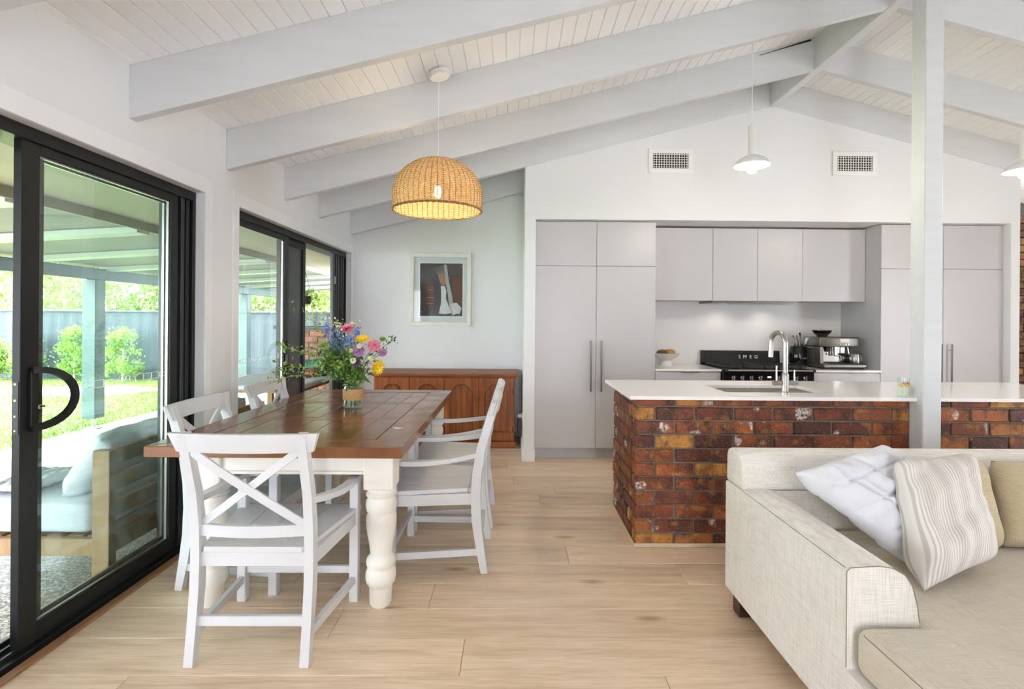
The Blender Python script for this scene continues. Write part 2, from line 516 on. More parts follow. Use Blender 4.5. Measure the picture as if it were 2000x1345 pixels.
def sweep(bm, pts, w, h, up=(0, 0, 1)):
    """rectangular bar along a path: w across (sideways), h along the up direction"""
    ws = w if isinstance(w, (list, tuple)) else [w] * len(pts)
    hs = h if isinstance(h, (list, tuple)) else [h] * len(pts)
    rings = []
    for (p, t, s, u), ww, hh in zip(frames(pts, up), ws, hs):
        rings.append([bm.verts.new(p + s * a * ww / 2 + u * b * hh / 2) for a, b in ((-1, -1), (1, -1), (1, 1), (-1, 1))])
    fs = []
    for a, b in zip(rings, rings[1:]):
        for k in range(4):
            fs.append(bm.faces.new((a[k], a[(k + 1) % 4], b[(k + 1) % 4], b[k])))
    fs.append(bm.faces.new(rings[0][::-1])); fs.append(bm.faces.new(rings[-1]))
    bmesh.ops.recalc_face_normals(bm, faces=fs)
    return bm

def lathe(bm, prof, c=(0, 0, 0), seg=24, cap=True):
    rings = []
    for r, z in prof:
        rings.append([bm.verts.new((c[0] + r * math.cos(2 * PI * k / seg), c[1] + r * math.sin(2 * PI * k / seg), c[2] + z)) for k in range(seg)])
    fs = []
    for a, b in zip(rings, rings[1:]):
        for k in range(seg):
            fs.append(bm.faces.new((a[k], a[(k + 1) % seg], b[(k + 1) % seg], b[k])))
    if cap:
        fs.append(bm.faces.new(rings[0][::-1])); fs.append(bm.faces.new(rings[-1]))
    return bm

def rbox(bm, c, size, r, n=8, bulge=0.0, amp=0.0, seed=0, nscale=6.0):
    """soft rounded box, optionally bulging and wrinkled"""
    c = Vector(c); hx, hy, hz = [s / 2 for s in size]
    cache = {}
    def pt(x, y, z):
        key = (round(x, 4), round(y, 4), round(z, 4))
        if key in cache: return cache[key]
        p = Vector((x * hx, y * hy, z * hz))
        q = Vector((max(-hx + r, min(hx - r, p.x)), max(-hy + r, min(hy - r, p.y)), max(-hz + r, min(hz - r, p.z))))
        d = p - q
        if d.length > 1e-6: p = q + d.normalized() * r
        nb = bulge * (1 - x * x) * (1 - y * y)
        p.z += nb * (1 if z > 0 else -0.3) * abs(z)
        if amp:
            p += (d.normalized() if d.length > 1e-6 else Vector((0, 0, 1))) * amp * noise.noise((p + Vector((seed, seed, 0))) * nscale)
        v = bm.verts.new(p + c)
        cache[key] = v
        return v
    g = [math.sin((i / n - 0.5) * PI) * 0.35 + (i / n * 2 - 1) * 0.65 for i in range(n + 1)]
    g[0], g[-1] = -1.0, 1.0
    for ax in range(3):
        for s in (-1, 1):
            for i in range(n):
                for j in range(n):
                    q = []
                    for a, b in ((i, j), (i + 1, j), (i + 1, j + 1), (i, j + 1)):
                        co = [0, 0, 0]; co[ax] = s; co[(ax + 1) % 3] = g[a]; co[(ax + 2) % 3] = g[b]
                        q.append(pt(*co))
                    if s < 0: q = q[::-1]
                    try: bm.faces.new(q)
                    except ValueError: pass
    return bm

def pillow(corners, thick, n=22, wr=0.012, seed=1, ws=9.0, ear=0.06, quilt=0):
    """soft cushion through four 3-D corners TL, TR, BR, BL; uv layer runs along the sides"""
    bm = B()
    uvl = bm.loops.layers.uv.new('UVMap')
    TL, TR, BR, BL = [Vector(c) for c in corners]
    nn = ((TR - TL).cross(BL - TL)).normalized()
    grid = {}
    for side in (1, -1):
        for i in range(n + 1):
            for j in range(n + 1):
                a, b = i / n, j / n
                edge = i in (0, n) or j in (0, n)
                if side == -1 and edge:
                    grid[(side, i, j)] = grid[(1, i, j)]
                    continue
                x, y = 2 * a - 1, 2 * b - 1
                # sides pull in between the corners
                pa = a + ear * (-x) * (1 - y * y) * abs(x)
                pb = b + ear * (-y) * (1 - x * x) * abs(y)
                p = (TL * (1 - pa) + TR * pa) * (1 - pb) + (BL * (1 - pa) + BR * pa) * pb
                prof = (max(0, 1 - x ** 6) * max(0, 1 - y ** 6)) ** 0.55
                h = thick / 2 * prof
                w = noise.noise(Vector((a * ws + seed, b * ws * 0.6, seed * 1.7))) + 0.6 * noise.noise(Vector((a * ws * 0.5 + b * ws, seed * 2.0, b * 3)))
                h += wr * w * (0.3 + 0.7 * prof) if not edge else 0
                if quilt and not edge:
                    for cu_, wob in ((a, noise.noise(Vector((b * 3, seed, 1)))), (b, noise.noise(Vector((a * 3, seed, 7))))):
                        q = (cu_ + 0.03 * wob) * quilt
                        d_ = abs(q - round(q)) / quilt
                        h -= 0.016 * prof * math.exp(-(d_ / 0.016) ** 2)
                grid[(side, i, j)] = bm.verts.new(p + nn * (h * side) + nn * (wr * 0.5 * w if edge else 0))
    for side in (1, -1):
        for i in range(n):
            for j in range(n):
                ids = [(i, j), (i + 1, j), (i + 1, j + 1), (i, j + 1)]
                if side == -1: ids = ids[::-1]
                f = bm.faces.new([grid[(side,) + k] for k in ids])
                for l, k in zip(f.loops, ids):
                    l[uvl].uv = (k[0] / n, k[1] / n)
    return bm

def leaves(bm, centers, size, rng, aspect=0.5, fold=0.25, up=0.3):
    for c in centers:
        d = Vector((rng.gauss(0, 1), rng.gauss(0, 1), rng.gauss(0, 1) + up)).normalized()
        s = d.cross(Vector((rng.gauss(0, 1), rng.gauss(0, 1), rng.gauss(0, 1)))).normalized()
        nrm = d.cross(s)
        L = size * rng.uniform(0.7, 1.3)
        w = L * aspect / 2
        c = Vector(c)
        a = bm.verts.new(c); m1 = bm.verts.new(c + d * L * 0.5 + s * w + nrm * fold * w)
        t = bm.verts.new(c + d * L); m2 = bm.verts.new(c + d * L * 0.5 - s * w + nrm * fold * w)
        bm.faces.new((a, m1, t)); bm.faces.new((a, t, m2))
    return bm
# ================================================================== the room
SL = 0.2575                      # roof pitch
XW, XR = -1.89, 2.512            # face of the left wall, ridge line
ANG = math.atan(SL)
def zc(x):                       # underside of the ceiling lining
    return 2.604 + (min(x, XR) - XW) * SL - max(0.0, x - XR) * SL
RD = 0.262                       # rafter depth
XE = 2 * XR - XW                 # face of the right wall

# ---- floor with oak planks
PW = 0.2365
floor = boxo('floor', -1.96, XE + 0.1, -3.0, 7.6, -0.10, -0.012, M_mortar, origin=(0, 0, -0.012))
tag(floor, 'light oak plank floor running across the whole room', 'floor', kind='structure')
joints = {0: 0.597, 1: -0.197, 2: -0.788, 3: -0.395, 4: 0.926, 5: 0.326}
PL = 2.05
rng = random.Random(4)
def plank_mesh(L):
    bm = box(B(), -L / 2 + 0.0007, L / 2 - 0.0007, -PW / 2 + 0.0007, PW / 2 - 0.0007, -0.012, 0.0)
    es = [e for e in bm.edges if all(abs(v.co.z) < 1e-6 for v in e.verts)]
    bmesh.ops.bevel(bm, geom=es, offset=0.0026, segments=1, affect='EDGES')
    return mesh_of('plank', bm, M_plank)
pmesh = {}
row = -17
while True:
    y0 = 2.032 - PW + row * PW          # row 0 is the one that ends at Y = 2.032
    if y0 > 7.4: break
    j = joints.get(row, rng.uniform(-1, 1))
    x = j
    while x > -1.955: x -= PL
    while x < XE:
        a, b = max(x, -1.93), min(x + PL, XE)
        x += PL
        if b - a < 0.03: continue
        k = round(b - a, 3)
        if k not in pmesh: pmesh[k] = plank_mesh(k)
        inst('plank', pmesh[k], floor, ((a + b) / 2, y0 + PW / 2, 0.0))
    row += 1

# ---- ceiling: lining boards, rafters, ridge beam
ceiling = thing('ceiling', 'white raked timber ceiling of narrow boards between exposed rafters', 'ceiling', (0, 0, 2.6), kind='structure')
bm = prism(B(), [(XW - 0.25, zc(XW - 0.25) + 0.016), (XR, zc(XR) + 0.016), (XE + 0.25, zc(XE + 0.25) + 0.016), (XE + 0.25, zc(XE + 0.25) + 0.12), (XR, zc(XR) + 0.12), (XW - 0.25, zc(XW - 0.25) + 0.12)], 'y', -3.2, 7.7)
obj('light_block_backing', bm, M_ceil, ceiling)  # unseen backing added above the boards to stop light leaking through
BWD = 0.0885
def board(L):
    bm = B()
    h = BWD / 2
    prism(bm, [(-h + 0.0004, 0.014), (-h + 0.0004, 0.005), (-h + 0.0055, 0.0), (h - 0.0055, 0.0), (h - 0.0004, 0.005), (h - 0.0004, 0.014)], 'y', -L / 2, L / 2)
    return mesh_of('ceiling_board', bm, M_ceil)
bme = board(10.7)
nL = int((XR - XW) / math.cos(ANG) / BWD) + 1
for i in range(nL + 1):
    s = (i + 0.5) * BWD * math.cos(ANG)
    for sg in (-1, 1):
        x = XR + sg * s
        inst('ceiling_board', bme, ceiling, (x, 2.3, zc(x)), (0, sg * ANG, 0))
RAFT = [(1.725, 'L'), (2.6, 'L'), (3.475, 'L'), (4.35, 'L'), (5.105, 'L'), (6.10, 'L')]
for ry, _ in RAFT:
    t = 0.055
    y1 = ry + t
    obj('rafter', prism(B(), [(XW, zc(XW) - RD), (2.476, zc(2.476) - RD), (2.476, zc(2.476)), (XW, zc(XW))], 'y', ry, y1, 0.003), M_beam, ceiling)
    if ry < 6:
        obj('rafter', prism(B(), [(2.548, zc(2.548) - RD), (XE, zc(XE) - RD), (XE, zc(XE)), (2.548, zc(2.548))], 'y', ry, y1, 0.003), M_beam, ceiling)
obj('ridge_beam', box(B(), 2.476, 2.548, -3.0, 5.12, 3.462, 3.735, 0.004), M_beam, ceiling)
# a dark drying split along the top of one rafter, next to the ridge
obj('rafter_split', sweep(B(), [(2.02, 4.3485, zc(2.02) - 0.034), (2.25, 4.3485, zc(2.25) - 0.020), (2.45, 4.3485, zc(2.45) - 0.010)], 0.004, [0.002, 0.007, 0.016]), M_dark, ceiling)

# ---- walls
D1a, D1b, D2a, D2b, DH = 0.45, 3.235, 3.63, 6.13, 2.13
wl = B()
WX = -2.10
for y0, y1, z0, z1 in ((-3.0, D1a, 0, 2.615), (D1a, D1b, DH, 2.615), (D1b, D2a, 0, 2.615), (D2a, D2b, DH, 2.615), (D2b, 6.34, 0, 2.615)):
    box(wl, WX, XW, y0, y1, z0 - 0.1 if z0 == 0 else z0, z1)
tag(obj('wall_left', wl, M_wall), 'white painted side wall holding two black sliding doors', 'wall', kind='structure')
bk = prism(B(), [(-2.1, -0.1), (0.21, -0.1), (0.21, zc(0.21) + 0.02), (-2.1, zc(-2.1) + 0.02)], 'y', 6.22, 6.34)
tag(obj('wall_back', bk, M_wall), 'pale white alcove wall behind the wooden sideboard', 'wall', kind='structure')
KX0, KX1, OX0, OX1, OZ = 0.105, 4.96, 0.212, 4.872, 2.355
kw = prism(B(), [(KX0, -0.05), (OX0, -0.05), (OX0, OZ), (OX1, OZ), (OX1, -0.05), (KX1, -0.05), (KX1, zc(KX1) + 0.02), (XR, zc(XR) + 0.02), (KX0, zc(KX0) + 0.02)], 'y', 5.12, 5.20)
tag(obj('wall_kitchen', kw, M_wall), 'white gable wall framing the recessed kitchen cupboards', 'wall', kind='structure')
tag(boxo('wall_alcove', KX0, OX0, 5.20, 6.22, -0.05, 3.2, M_wall), 'narrow white return wall between sideboard alcove and kitchen', 'wall', kind='structure')
kb = box(B(), OX0, 4.96, 5.90, 5.98, -0.05, 2.5)
box(kb, OX0, 4.96, 5.20, 5.90, 2.356, 2.40)
box(kb, 4.872, 4.96, 5.20, 5.90, -0.05, 2.4)
tag(obj('wall_recess', kb, M_wall), 'white rear of the kitchen recess behind the cupboards', 'wall', kind='structure')
wall_far = tag(boxo('wall_far', 4.965, XE + 0.1, 6.25, 6.36, -0.05, 3.4, M_mortar), 'brown brick wall of the passage beyond the kitchen', 'wall', kind='structure')
wr = B()
for y0, y1, z0, z1 in ((-3, 0.2, -0.05, 2.62), (0.2, 1.4, 2.1, 2.62), (0.2, 1.4, -0.05, 0.02), (1.4, 7.5, -0.05, 2.62)):  # out-of-view gap added in this wall to brighten the room
    box(wr, XE, XE + 0.14, y0, y1, z0, z1)
tag(obj('wall_right', wr, M_wall), 'white wall beyond the sofa with an opening added to let in light', 'wall', kind='structure')
wf = B()
for x0, x1, z0, z1 in ((-2.1, 0.0, -0.05, 2.6), (0.0, 0.95, 2.15, 2.6), (0.0, 0.95, -0.05, 0.02), (0.95, XE + 0.14, -0.05, 2.6)):  # gap added behind the camera so sky light reaches the room
    box(wf, x0, x1, -3.14, -3.0, z0, z1)
prism(wf, [(-2.1, 2.6), (XE + 0.14, 2.6), (XE + 0.14, zc(XE + 0.14) + 0.02), (XR, zc(XR) + 0.02), (-2.1, zc(-2.1) + 0.02)], 'y', -3.14, -3.0)
tag(obj('wall_front', wf, M_wall), 'white gable wall behind the viewer with an opening added to let in light', 'wall', kind='structure')

# ---- post
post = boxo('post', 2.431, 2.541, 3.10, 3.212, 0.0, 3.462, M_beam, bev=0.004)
tag(post, 'square white timber post rising from the island to the ridge', 'post', kind='structure')

# ---- architraves, baseboards, floor strip
def trim(n, label, boxes, mat=M_trim, cat='trim', name=None):
    bm = B()
    for b in boxes: box(bm, *b, 0.002)
    return tag(obj(name or 'trim_%d' % n, bm, mat), label, cat, kind='structure')
AX0, AX1 = XW, XW + 0.010
trim(1, 'white architrave around the nearer sliding door', [(AX0, AX1, D1a, D1b + 0.075, DH, DH + 0.095), (AX0, AX1, D1b, D1b + 0.075, 0, DH)])
trim(2, 'white architrave around the sliding door beside the alcove', [(AX0, AX1, D2a - 0.075, D2b + 0.075, DH, DH + 0.095), (AX0, AX1, D2a - 0.075, D2a, 0, DH), (AX0, AX1, D2b, D2b + 0.075, 0, DH)])
trim(3, 'brown timber strip along the sill of the nearer sliding door', [(-1.915, XW + 0.012, D1a, D1b, 0.0, 0.014)], M_sill)
trim(4, 'brown timber strip along the sill of the alcove sliding door', [(-1.915, XW + 0.012, D2a, D2b, 0.0, 0.014)], M_sill)
trim(0, 'white baseboard between the two sliding doors', [(XW, XW + 0.014, D1b + 0.076, D2a - 0.076, 0.001, 0.10)], name='baseboard_left', cat='baseboard')
trim(0, 'white baseboard under the alcove wall', [(-1.88, 0.10, 6.206, 6.22, 0.001, 0.10)], name='baseboard_back', cat='baseboard')
trim(0, 'white baseboard wrapping the end of the stub wall', [(KX0 - 0.014, OX0 + 0.006, 5.106, 5.12, 0.001, 0.115), (KX0 - 0.014, KX0, 5.12, 6.20, 0.001, 0.115)], name='baseboard_kitchen', cat='baseboard')

# ---- sliding doors
def yz_frame(bm, x0, x1, y0, y1, z0, z1, w, wb=None, wt=None):
    wb = wb or w; wt = wt or w
    box(bm, x0, x1, y0, y0 + w, z0, z1); box(bm, x0, x1, y1 - w, y1, z0, z1)
    box(bm, x0, x1, y0 + w, y1 - w, z0, z0 + wb); box(bm, x0, x1, y0 + w, y1 - w, z1 - wt, z1)
    return bm
def door_frame(n, y0, y1, label):
    d = thing('door_%d' % n, label, 'sliding door', (-2.0, (y0 + y1) / 2, 0), kind='structure')
    boxo('frame_head', -2.095, -1.94, y0, y1, DH - 0.055, DH - 0.001, M_black, d, 0.002)
    boxo('frame_sill', -2.095, -1.93, y0, y1, -0.04, 0.028, M_black, d, 0.002)
    for z in (0.028,):
        for x in (-1.972, -2.022, -2.072):
            boxo('sill_track', x - 0.004, x + 0.004, y0 + 0.01, y1 - 0.01, z, z + 0.014, M_blackg, d)
    boxo('frame_jamb', -2.095, -1.94, y0, y0 + 0.03, 0.028, DH - 0.055, M_black, d, 0.002)
    boxo('frame_jamb', -2.095, -1.94, y1 - 0.03, y1, 0.028, DH - 0.055, M_black, d, 0.002)
    return d
def leaf(d, x, y0, y1, st=0.075, glass=M_glass, st2=None, rail=0.06, th=0.034, name='sliding_leaf', pane='pane'):
    z0, z1 = 0.046, DH - 0.052
    st2 = st2 or st
    bm = B()
    box(bm, x - th / 2, x + th / 2, y0, y0 + st, z0, z1, 0.002); box(bm, x - th / 2, x + th / 2, y1 - st2, y1, z0, z1, 0.002)
    box(bm, x - th / 2, x + th / 2, y0 + st, y1 - st2, z0, z0 + rail, 0.002); box(bm, x - th / 2, x + th / 2, y0 + st, y1 - st2, z1 - rail * 0.75, z1, 0.002)
    lf = obj(name, bm, M_black, d)
    boxo(pane, x - 0.003, x + 0.003, y0 + st, y1 - st2, z0 + rail, z1 - rail * 0.75, glass, lf)
    g = B()
    for a, b_, c, e in ((y0 + st, y0 + st + 0.007, z0 + rail, z1 - rail * 0.75), (y1 - st2 - 0.007, y1 - st2, z0 + rail, z1 - rail * 0.75), (y0 + st, y1 - st2, z0 + rail, z0 + rail + 0.008), (y0 + st, y1 - st2, z1 - rail * 0.75 - 0.007, z1 - rail * 0.75)):
        box(g, x - 0.006, x + 0.006, a, b_, c, e)
    obj('glazing_bead', g, M_steel if glass is M_glass else M_blackg, lf)
    return lf
def dhandle(lf, x, y, z, flip=1, h=0.235, out=0.145):
    """D-shaped pull: flat plate on the stile and a bowed grip standing off the face"""
    bm = B()
    prism(bm, [(y - 0.018, z - h / 2 + 0.005), (y + 0.016, z - h / 2 + 0.03), (y + 0.026, z), (y + 0.016, z + h / 2 - 0.03), (y - 0.018, z + h / 2 - 0.005)], 'x', x, x + 0.014, 0.002)
    obj('handle_plate', bm, M_black, lf)
    pts = []
    for k in range(15):
        a = -PI / 2 + PI * k / 14
        pts.append((x + 0.012 + 0.050 * math.cos(a) ** 0.8, y - 0.014 + out * math.cos(a) ** 0.9 * flip, z + (h / 2) * math.sin(a)))
    obj('handle_grip', sweep(B(), pts, [0.026] * 15, [0.020] * 15, up=(1, 0, 0)), M_black, lf, smooth=True, ang=0.9)
def decal(lf, x, y0, y1, z, seed):
    rg = random.Random(seed); y = y0
    bm = B()
    while y < y1 - 0.02:
        w = rg.choice((0.022, 0.03, 0.045, 0.06)); h = rg.choice((0.022, 0.03, 0.036))
        t = 0.0022
        for a, b_, c, e in ((y, y + w, z - h / 2, z - h / 2 + t), (y, y + w, z + h / 2 - t, z + h / 2), (y, y + t, z - h / 2, z + h / 2), (y + w - t, y + w, z - h / 2, z + h / 2)):
            box(bm, x, x + 0.0006, a, b_, c, e)
        y += w * rg.choice((0.75, 1.0, 1.05))
    obj('safety_decal', bm, M_plast, lf, label='white chain of small squares printed on the glass')

door1 = door_frame(1, D1a, D1b, 'wide black sliding glass door nearest the viewer with bowed handle')
lf = leaf(door1, -1.972, 2.112, 3.088, 0.082, st2=0.062)
dhandle(lf, -1.955, 2.165, 1.035, out=0.150)
bm = B(); lathe(bm, [(0.010, 0), (0.010, 0.006)], (0, 0, 0), 14); box(bm, -0.005, 0.005, -0.026, 0, 0, 0.006, 0.001)
bmesh.ops.rotate(bm, verts=bm.verts, cent=(0, 0, 0), matrix=Matrix.Rotation(PI / 2, 3, 'Z') @ Matrix.Rotation(0, 3, 'X'))
bmesh.ops.rotate(bm, verts=bm.verts, cent=(0, 0, 0), matrix=Matrix(((0, 0, 1), (1, 0, 0), (0, 1, 0))))
bmesh.ops.translate(bm, verts=bm.verts, vec=(-1.941, 2.178, 1.0))
obj('key_cylinder', bm, M_chrome, lf, smooth=True)
boxo('lock_plate', -1.984, -1.960, 2.1095, 2.112, 0.90, 1.11, M_blackg, lf)
for z in (1.10, 1.035, 0.972, 0.915):
    b_ = B(); lathe(b_, [(0.004, 0), (0.004, 0.002)], (0, 0, 0), 8)
    bmesh.ops.rotate(b_, verts=b_.verts, cent=(0, 0, 0), matrix=Matrix.Rotation(PI / 2, 3, 'X'))
    bmesh.ops.translate(b_, verts=b_.verts, vec=(-1.972, 2.1095, z))
    obj('screw', b_, M_chrome, lf)
decal(lf, -1.968, 2.26, 3.02, 1.052, 3)
leaf(door1, -2.022, 2.185, 3.135, 0.085, st2=0.07)
leaf(door1, -2.068, D1a + 0.03, 2.13, 0.05, M_screen, name='insect_screen', pane='screen_mesh', rail=0.075, th=0.02)
for k, y in enumerate((3.112, 3.160)):
    boxo('track_channel', -2.085 + 0.0 * k, -1.950, y, y + 0.032, 0.03, DH - 0.055, M_black if k else M_blackg, door1, 0.004)

door2 = door_frame(2, D2a, D2b, 'black sliding glass door beside the alcove, partly open behind the bouquet')
lf = leaf(door2, -1.972, 3.665, 4.60, 0.062, st2=0.085)
dhandle(lf, -1.955, 4.555, 1.03, flip=-1, h=0.26, out=0.10)
decal(lf, -1.968, 3.75, 4.48, 1.055, 8)
leaf(door2, -2.022, 4.55, 5.10, 0.06, M_dmesh, name='security_screen', pane='security_mesh', rail=0.07)
for k, y in enumerate((5.72, 5.80, 5.88, 5.96, 6.03)):
    boxo('track_channel', -1.985 - 0.026 * k, -1.950, y, y + 0.045, 0.03, DH - 0.055, M_black if k % 2 else M_blackg, door2, 0.004)
boxo('latch_plate', -1.949, -1.946, 5.755, 5.765 + 0.015, 1.75, 1.83, M_chrome, door2)

# ---- wall vents above the cupboards
def vent(x0, x1, z0, z1, label):
    t = thing('air_vent', label, 'air vent', ((x0 + x1) / 2, 5.12, z0), group='air vents on the gable wall')
    bm = B(); w = 0.045
    for a, b_, c, d in ((x0, x1, z0, z0 + w), (x0, x1, z1 - w, z1), (x0, x0 + w, z0 + w, z1 - w), (x1 - w, x1, z0 + w, z1 - w)):
        box(bm, a, b_, 5.104, 5.1195, c, d, 0.003)
    obj('frame', bm, M_plast, t)
    boxo('duct_shade', x0 + w, x1 - w, 5.117, 5.1195, z0 + w, z1 - w, M_dark, t)  # flat black sheet standing in for the shade behind the blades
    for k in range(6):
        z = z0 + w + (k + 0.5) * (z1 - z0 - 2 * w) / 6
        boxo('louver', x0 + w, x1 - w, 5.1075, 5.110, z - 0.0026, z + 0.0026, M_plast, t)
    for k in range(14):
        x = x0 + w + (k + 0.5) * (x1 - x0 - 2 * w) / 14
        boxo('blade', x - 0.0024, x + 0.0024, 5.1105, 5.116, z0 + w, z1 - w, M_plast, t)
vent(1.298, 1.734, 2.812, 3.046, 'white air vent grille above the tall cupboard doors by the alcove')
vent(3.101, 3.537, 2.804, 3.040, 'white air vent grille between the white pendant and the post')

# ---- power outlet beside the sideboard
t = thing('wall_outlet', 'white power outlet low on the return wall beside the sideboard', 'outlet', (0.10, 5.72, 0.30))
boxo('plate', 0.094, 0.1045, 5.66, 5.78, 0.30, 0.375, M_plast, t, 0.003)
boxo('plug', 0.055, 0.094, 5.70, 5.735, 0.315, 0.355, M_plast, t, 0.004)
b_ = tube(B(), [(0.06, 5.715, 0.315), (0.05, 5.71, 0.2), (0.062, 5.69, 0.08), (0.075, 5.72, 0.02)], 0.004, 6)
obj('cord', b_, M_dark, t, smooth=True)
# ================================================================== kitchen
def brick_meshes(mat, D=0.11):
    """bevelled, slightly uneven bricks lying along X, centred"""
    out = {}
    for kind, L in (('full', 0.2305), ('half', 0.110)):
        for v in range(4):
            rg = random.Random(v * 7 + (3 if kind == 'half' else 0))
            bm = box(B(), -L / 2, L / 2, -D / 2, D / 2, -0.038, 0.038, 0.006, 1)
            for q in bm.verts:
                q.co += Vector((rg.uniform(-0.0022, 0.0022), rg.uniform(-0.0018, 0.0018), rg.uniform(-0.002, 0.002)))
            out[(kind, v)] = mesh_of('brick', bm, mat)
    return out
BM1 = brick_meshes(M_brick)
CH = 0.0856
isl = thing('kitchen_island', 'brick island of mottled red and brown clinker bricks below white benchtop', 'island', (2.2, 3.55, 0))
IX0, IX1, IY0, IY1, IZ = 0.752, 3.75, 3.20, 3.95, 0.900
boxo('mortar_core', IX0 + 0.010, IX1 - 0.01, IY0 + 0.010, IY1 - 0.03, 0.0, IZ - 0.002, M_mortar, isl)
rb = random.Random(11)
def cut_brick(L, D, h, z0, nm):
    bm = box(B(), -L / 2, L / 2, -D / 2, D / 2, 0, h, 0.005)
    return mesh_of(nm, bm, M_brick)
cutf = cut_brick(0.2305, 0.11, 0.041, 0, 'brick'); cuth = cut_brick(0.11, 0.11, 0.041, 0, 'brick')
for c in range(11):
    z = c * CH + 0.0385
    top = c == 10
    even = c % 2 == 0
    x = IX0
    first = True
    while x < IX1 - 0.05:
        kind = 'half' if (first and not even) else 'full'
        L = 0.1105 if kind == 'half' else 0.2305
        if x + L > IX1: kind, L = 'half', 0.1105
        proud = rb.uniform(-0.002, 0.003)
        skip = (x + L > 2.42 and x < 2.55)
        me = (cuth if kind == 'half' else cutf) if top else BM1[(kind, rb.randrange(4))]
        if not skip:
            inst('brick', me, isl, (x + L / 2, IY0 + 0.055 - proud, 0.857 if top else z), (0, 0, PI if rb.random() < 0.5 and not top else 0))
        elif x < 2.42 - 0.06:
            Lc = 2.425 - x
            bmx = box(B(), -Lc / 2, Lc / 2, -0.055, 0.055, 0 if top else -0.038, 0.041 if top else 0.038, 0.005)
            inst('brick', mesh_of('brick', bmx, M_brick), isl, (x + Lc / 2, IY0 + 0.055, 0.857 if top else z))
        if skip and x + L > 2.55 + 0.03:
            Lc = x + L - 2.547
            bmx = box(B(), -Lc / 2, Lc / 2, -0.055, 0.055, 0 if top else -0.038, 0.041 if top else 0.038, 0.005)
            inst('brick', mesh_of('brick', bmx, M_brick), isl, (2.547 + Lc / 2, IY0 + 0.055, 0.857 if top else z))
        x += L + 0.011
        first = False
    # the end wall facing the dining table
    y = IY0 + (0.1215 if even else 0.0)
    if not even: y = IY0 + 0.1215          # corner brick already turns the corner
    seq = ['full', 'full', 'half'] if even else ['half', 'full', 'full']
    for kind in seq:
        L = 0.1105 if kind == 'half' else 0.2305
        if y + L > IY1 + 0.03: break
        me = (cuth if kind == 'half' else cutf) if top else BM1[(kind, rb.randrange(4))]
        inst('brick', me, isl, (IX0 + 0.055 - rb.uniform(-0.002, 0.003), y + L / 2, 0.857 if top else z), (0, 0, PI / 2))
        y += L + 0.011
bm = B()
box(bm, IX0 - 0.016, 2.43, IY0 - 0.018, IY0 - 0.003, 0.001, 0.024, 0.004)
box(bm, 2.545, IX1, IY0 - 0.018, IY0 - 0.003, 0.001, 0.024, 0.004)
box(bm, IX0 - 0.016, IX0 - 0.003, IY0 - 0.003, IY1 - 0.01, 0.001, 0.024, 0.004)
obj('base_trim', bm, M_ltrim, isl)

# benchtop with the sink cut-out
bt = thing('island_benchtop', 'white stone benchtop with undermount sink opening on the brick island', 'benchtop', (2.2, 3.55, IZ))
TZ0, TZ1 = 0.9005, 0.922
SX0, SX1, SY0, SY1 = 1.36, 2.01, 3.345, 3.73
BX0, BX1, BY0, BY1 = 0.702, 3.80, 3.145, 4.01
bm = B()
def bxr(a, b, c, d): box(bm, a, b, c, d, TZ0, TZ1, 0.0)
bxr(BX0, SX0, BY0, BY1); bxr(SX1, 2.429, BY0, BY1); bxr(SX0, SX1, BY0, SY0); bxr(SX0, SX1, SY1, BY1)
bxr(2.429, 2.543, 3.214, BY1); bxr(2.543, BX1, BY0, BY1)
bmesh.ops.remove_doubles(bm, verts=bm.verts, dist=1e-5)
obj('slab', bm, M_stone, bt)
sk = thing('sink', 'stainless steel double bowl sink set under the island benchtop', 'sink', (1.69, 3.53, 0.72))
def bowl(x0, x1):
    bm = B(); t = 0.004; z0, z1 = 0.72, 0.8995
    box(bm, x0, x1, SY0 - 0.01, SY1 + 0.01, z0, z0 + t)
    box(bm, x0, x0 + t, SY0 - 0.01, SY1 + 0.01, z0 + t, z1); box(bm, x1 - t, x1, SY0 - 0.01, SY1 + 0.01, z0 + t, z1)
    box(bm, x0 + t, x1 - t, SY0 - 0.01, SY0 - 0.01 + t, z0 + t, z1); box(bm, x0 + t, x1 - t, SY1 + 0.01 - t, SY1 + 0.01, z0 + t, z1)
    b_ = obj('bowl', bm, M_steel, sk)
    obj('drain', lathe(B(), [(0.04, 0), (0.04, 0.003), (0.02, 0.006)], ((x0 + x1) / 2, 3.55, z0 + t), 16), M_chrome, b_, smooth=True)
bowl(SX0 - 0.01, 1.665); bowl(1.705, SX1 + 0.01)

# mixer tap with two side levers
tp = thing('kitchen_tap', 'brushed steel gooseneck tap with two side handles by the sink', 'tap', (1.705, 3.285, TZ1))
c = Vector((1.705, 3.285, TZ1))
obj('body', lathe(B(), [(0.027, 0), (0.027, 0.012), (0.021, 0.016), (0.021, 0.12), (0.016, 0.135)], c, 20), M_steel, tp, smooth=True)
pts = [c + Vector((0, 0, 0.12)), c + Vector((0, 0, 0.32))] + [c + Vector((-0.004 * k / 3, 0.075 - 0.075 * math.cos(PI * k / 12), 0.32 + 0.062 * math.sin(PI * k / 12))) for k in range(1, 13)] + [c + Vector((-0.02, 0.15, 0.22))]
obj('spout', tube(B(), pts, 0.0155, 14), M_steel, tp, smooth=True)
for s, lh in ((-1, 0.10), (1, 0.075)):
    b_ = tube(B(), [c + Vector((s * 0.015, 0, 0.068)), c + Vector((s * 0.045, 0, 0.068)), c + Vector((s * 0.075, 0, 0.068))], [0.013, 0.0165, 0.0165], 14)
    hd = obj('side_valve', b_, M_steel, tp, smooth=True)
    obj('lever', tube(B(), [c + Vector((s * 0.056, 0, 0.075)), c + Vector((s * 0.056, 0, 0.075 + lh))], 0.0052, 10), M_steel, hd, smooth=True)

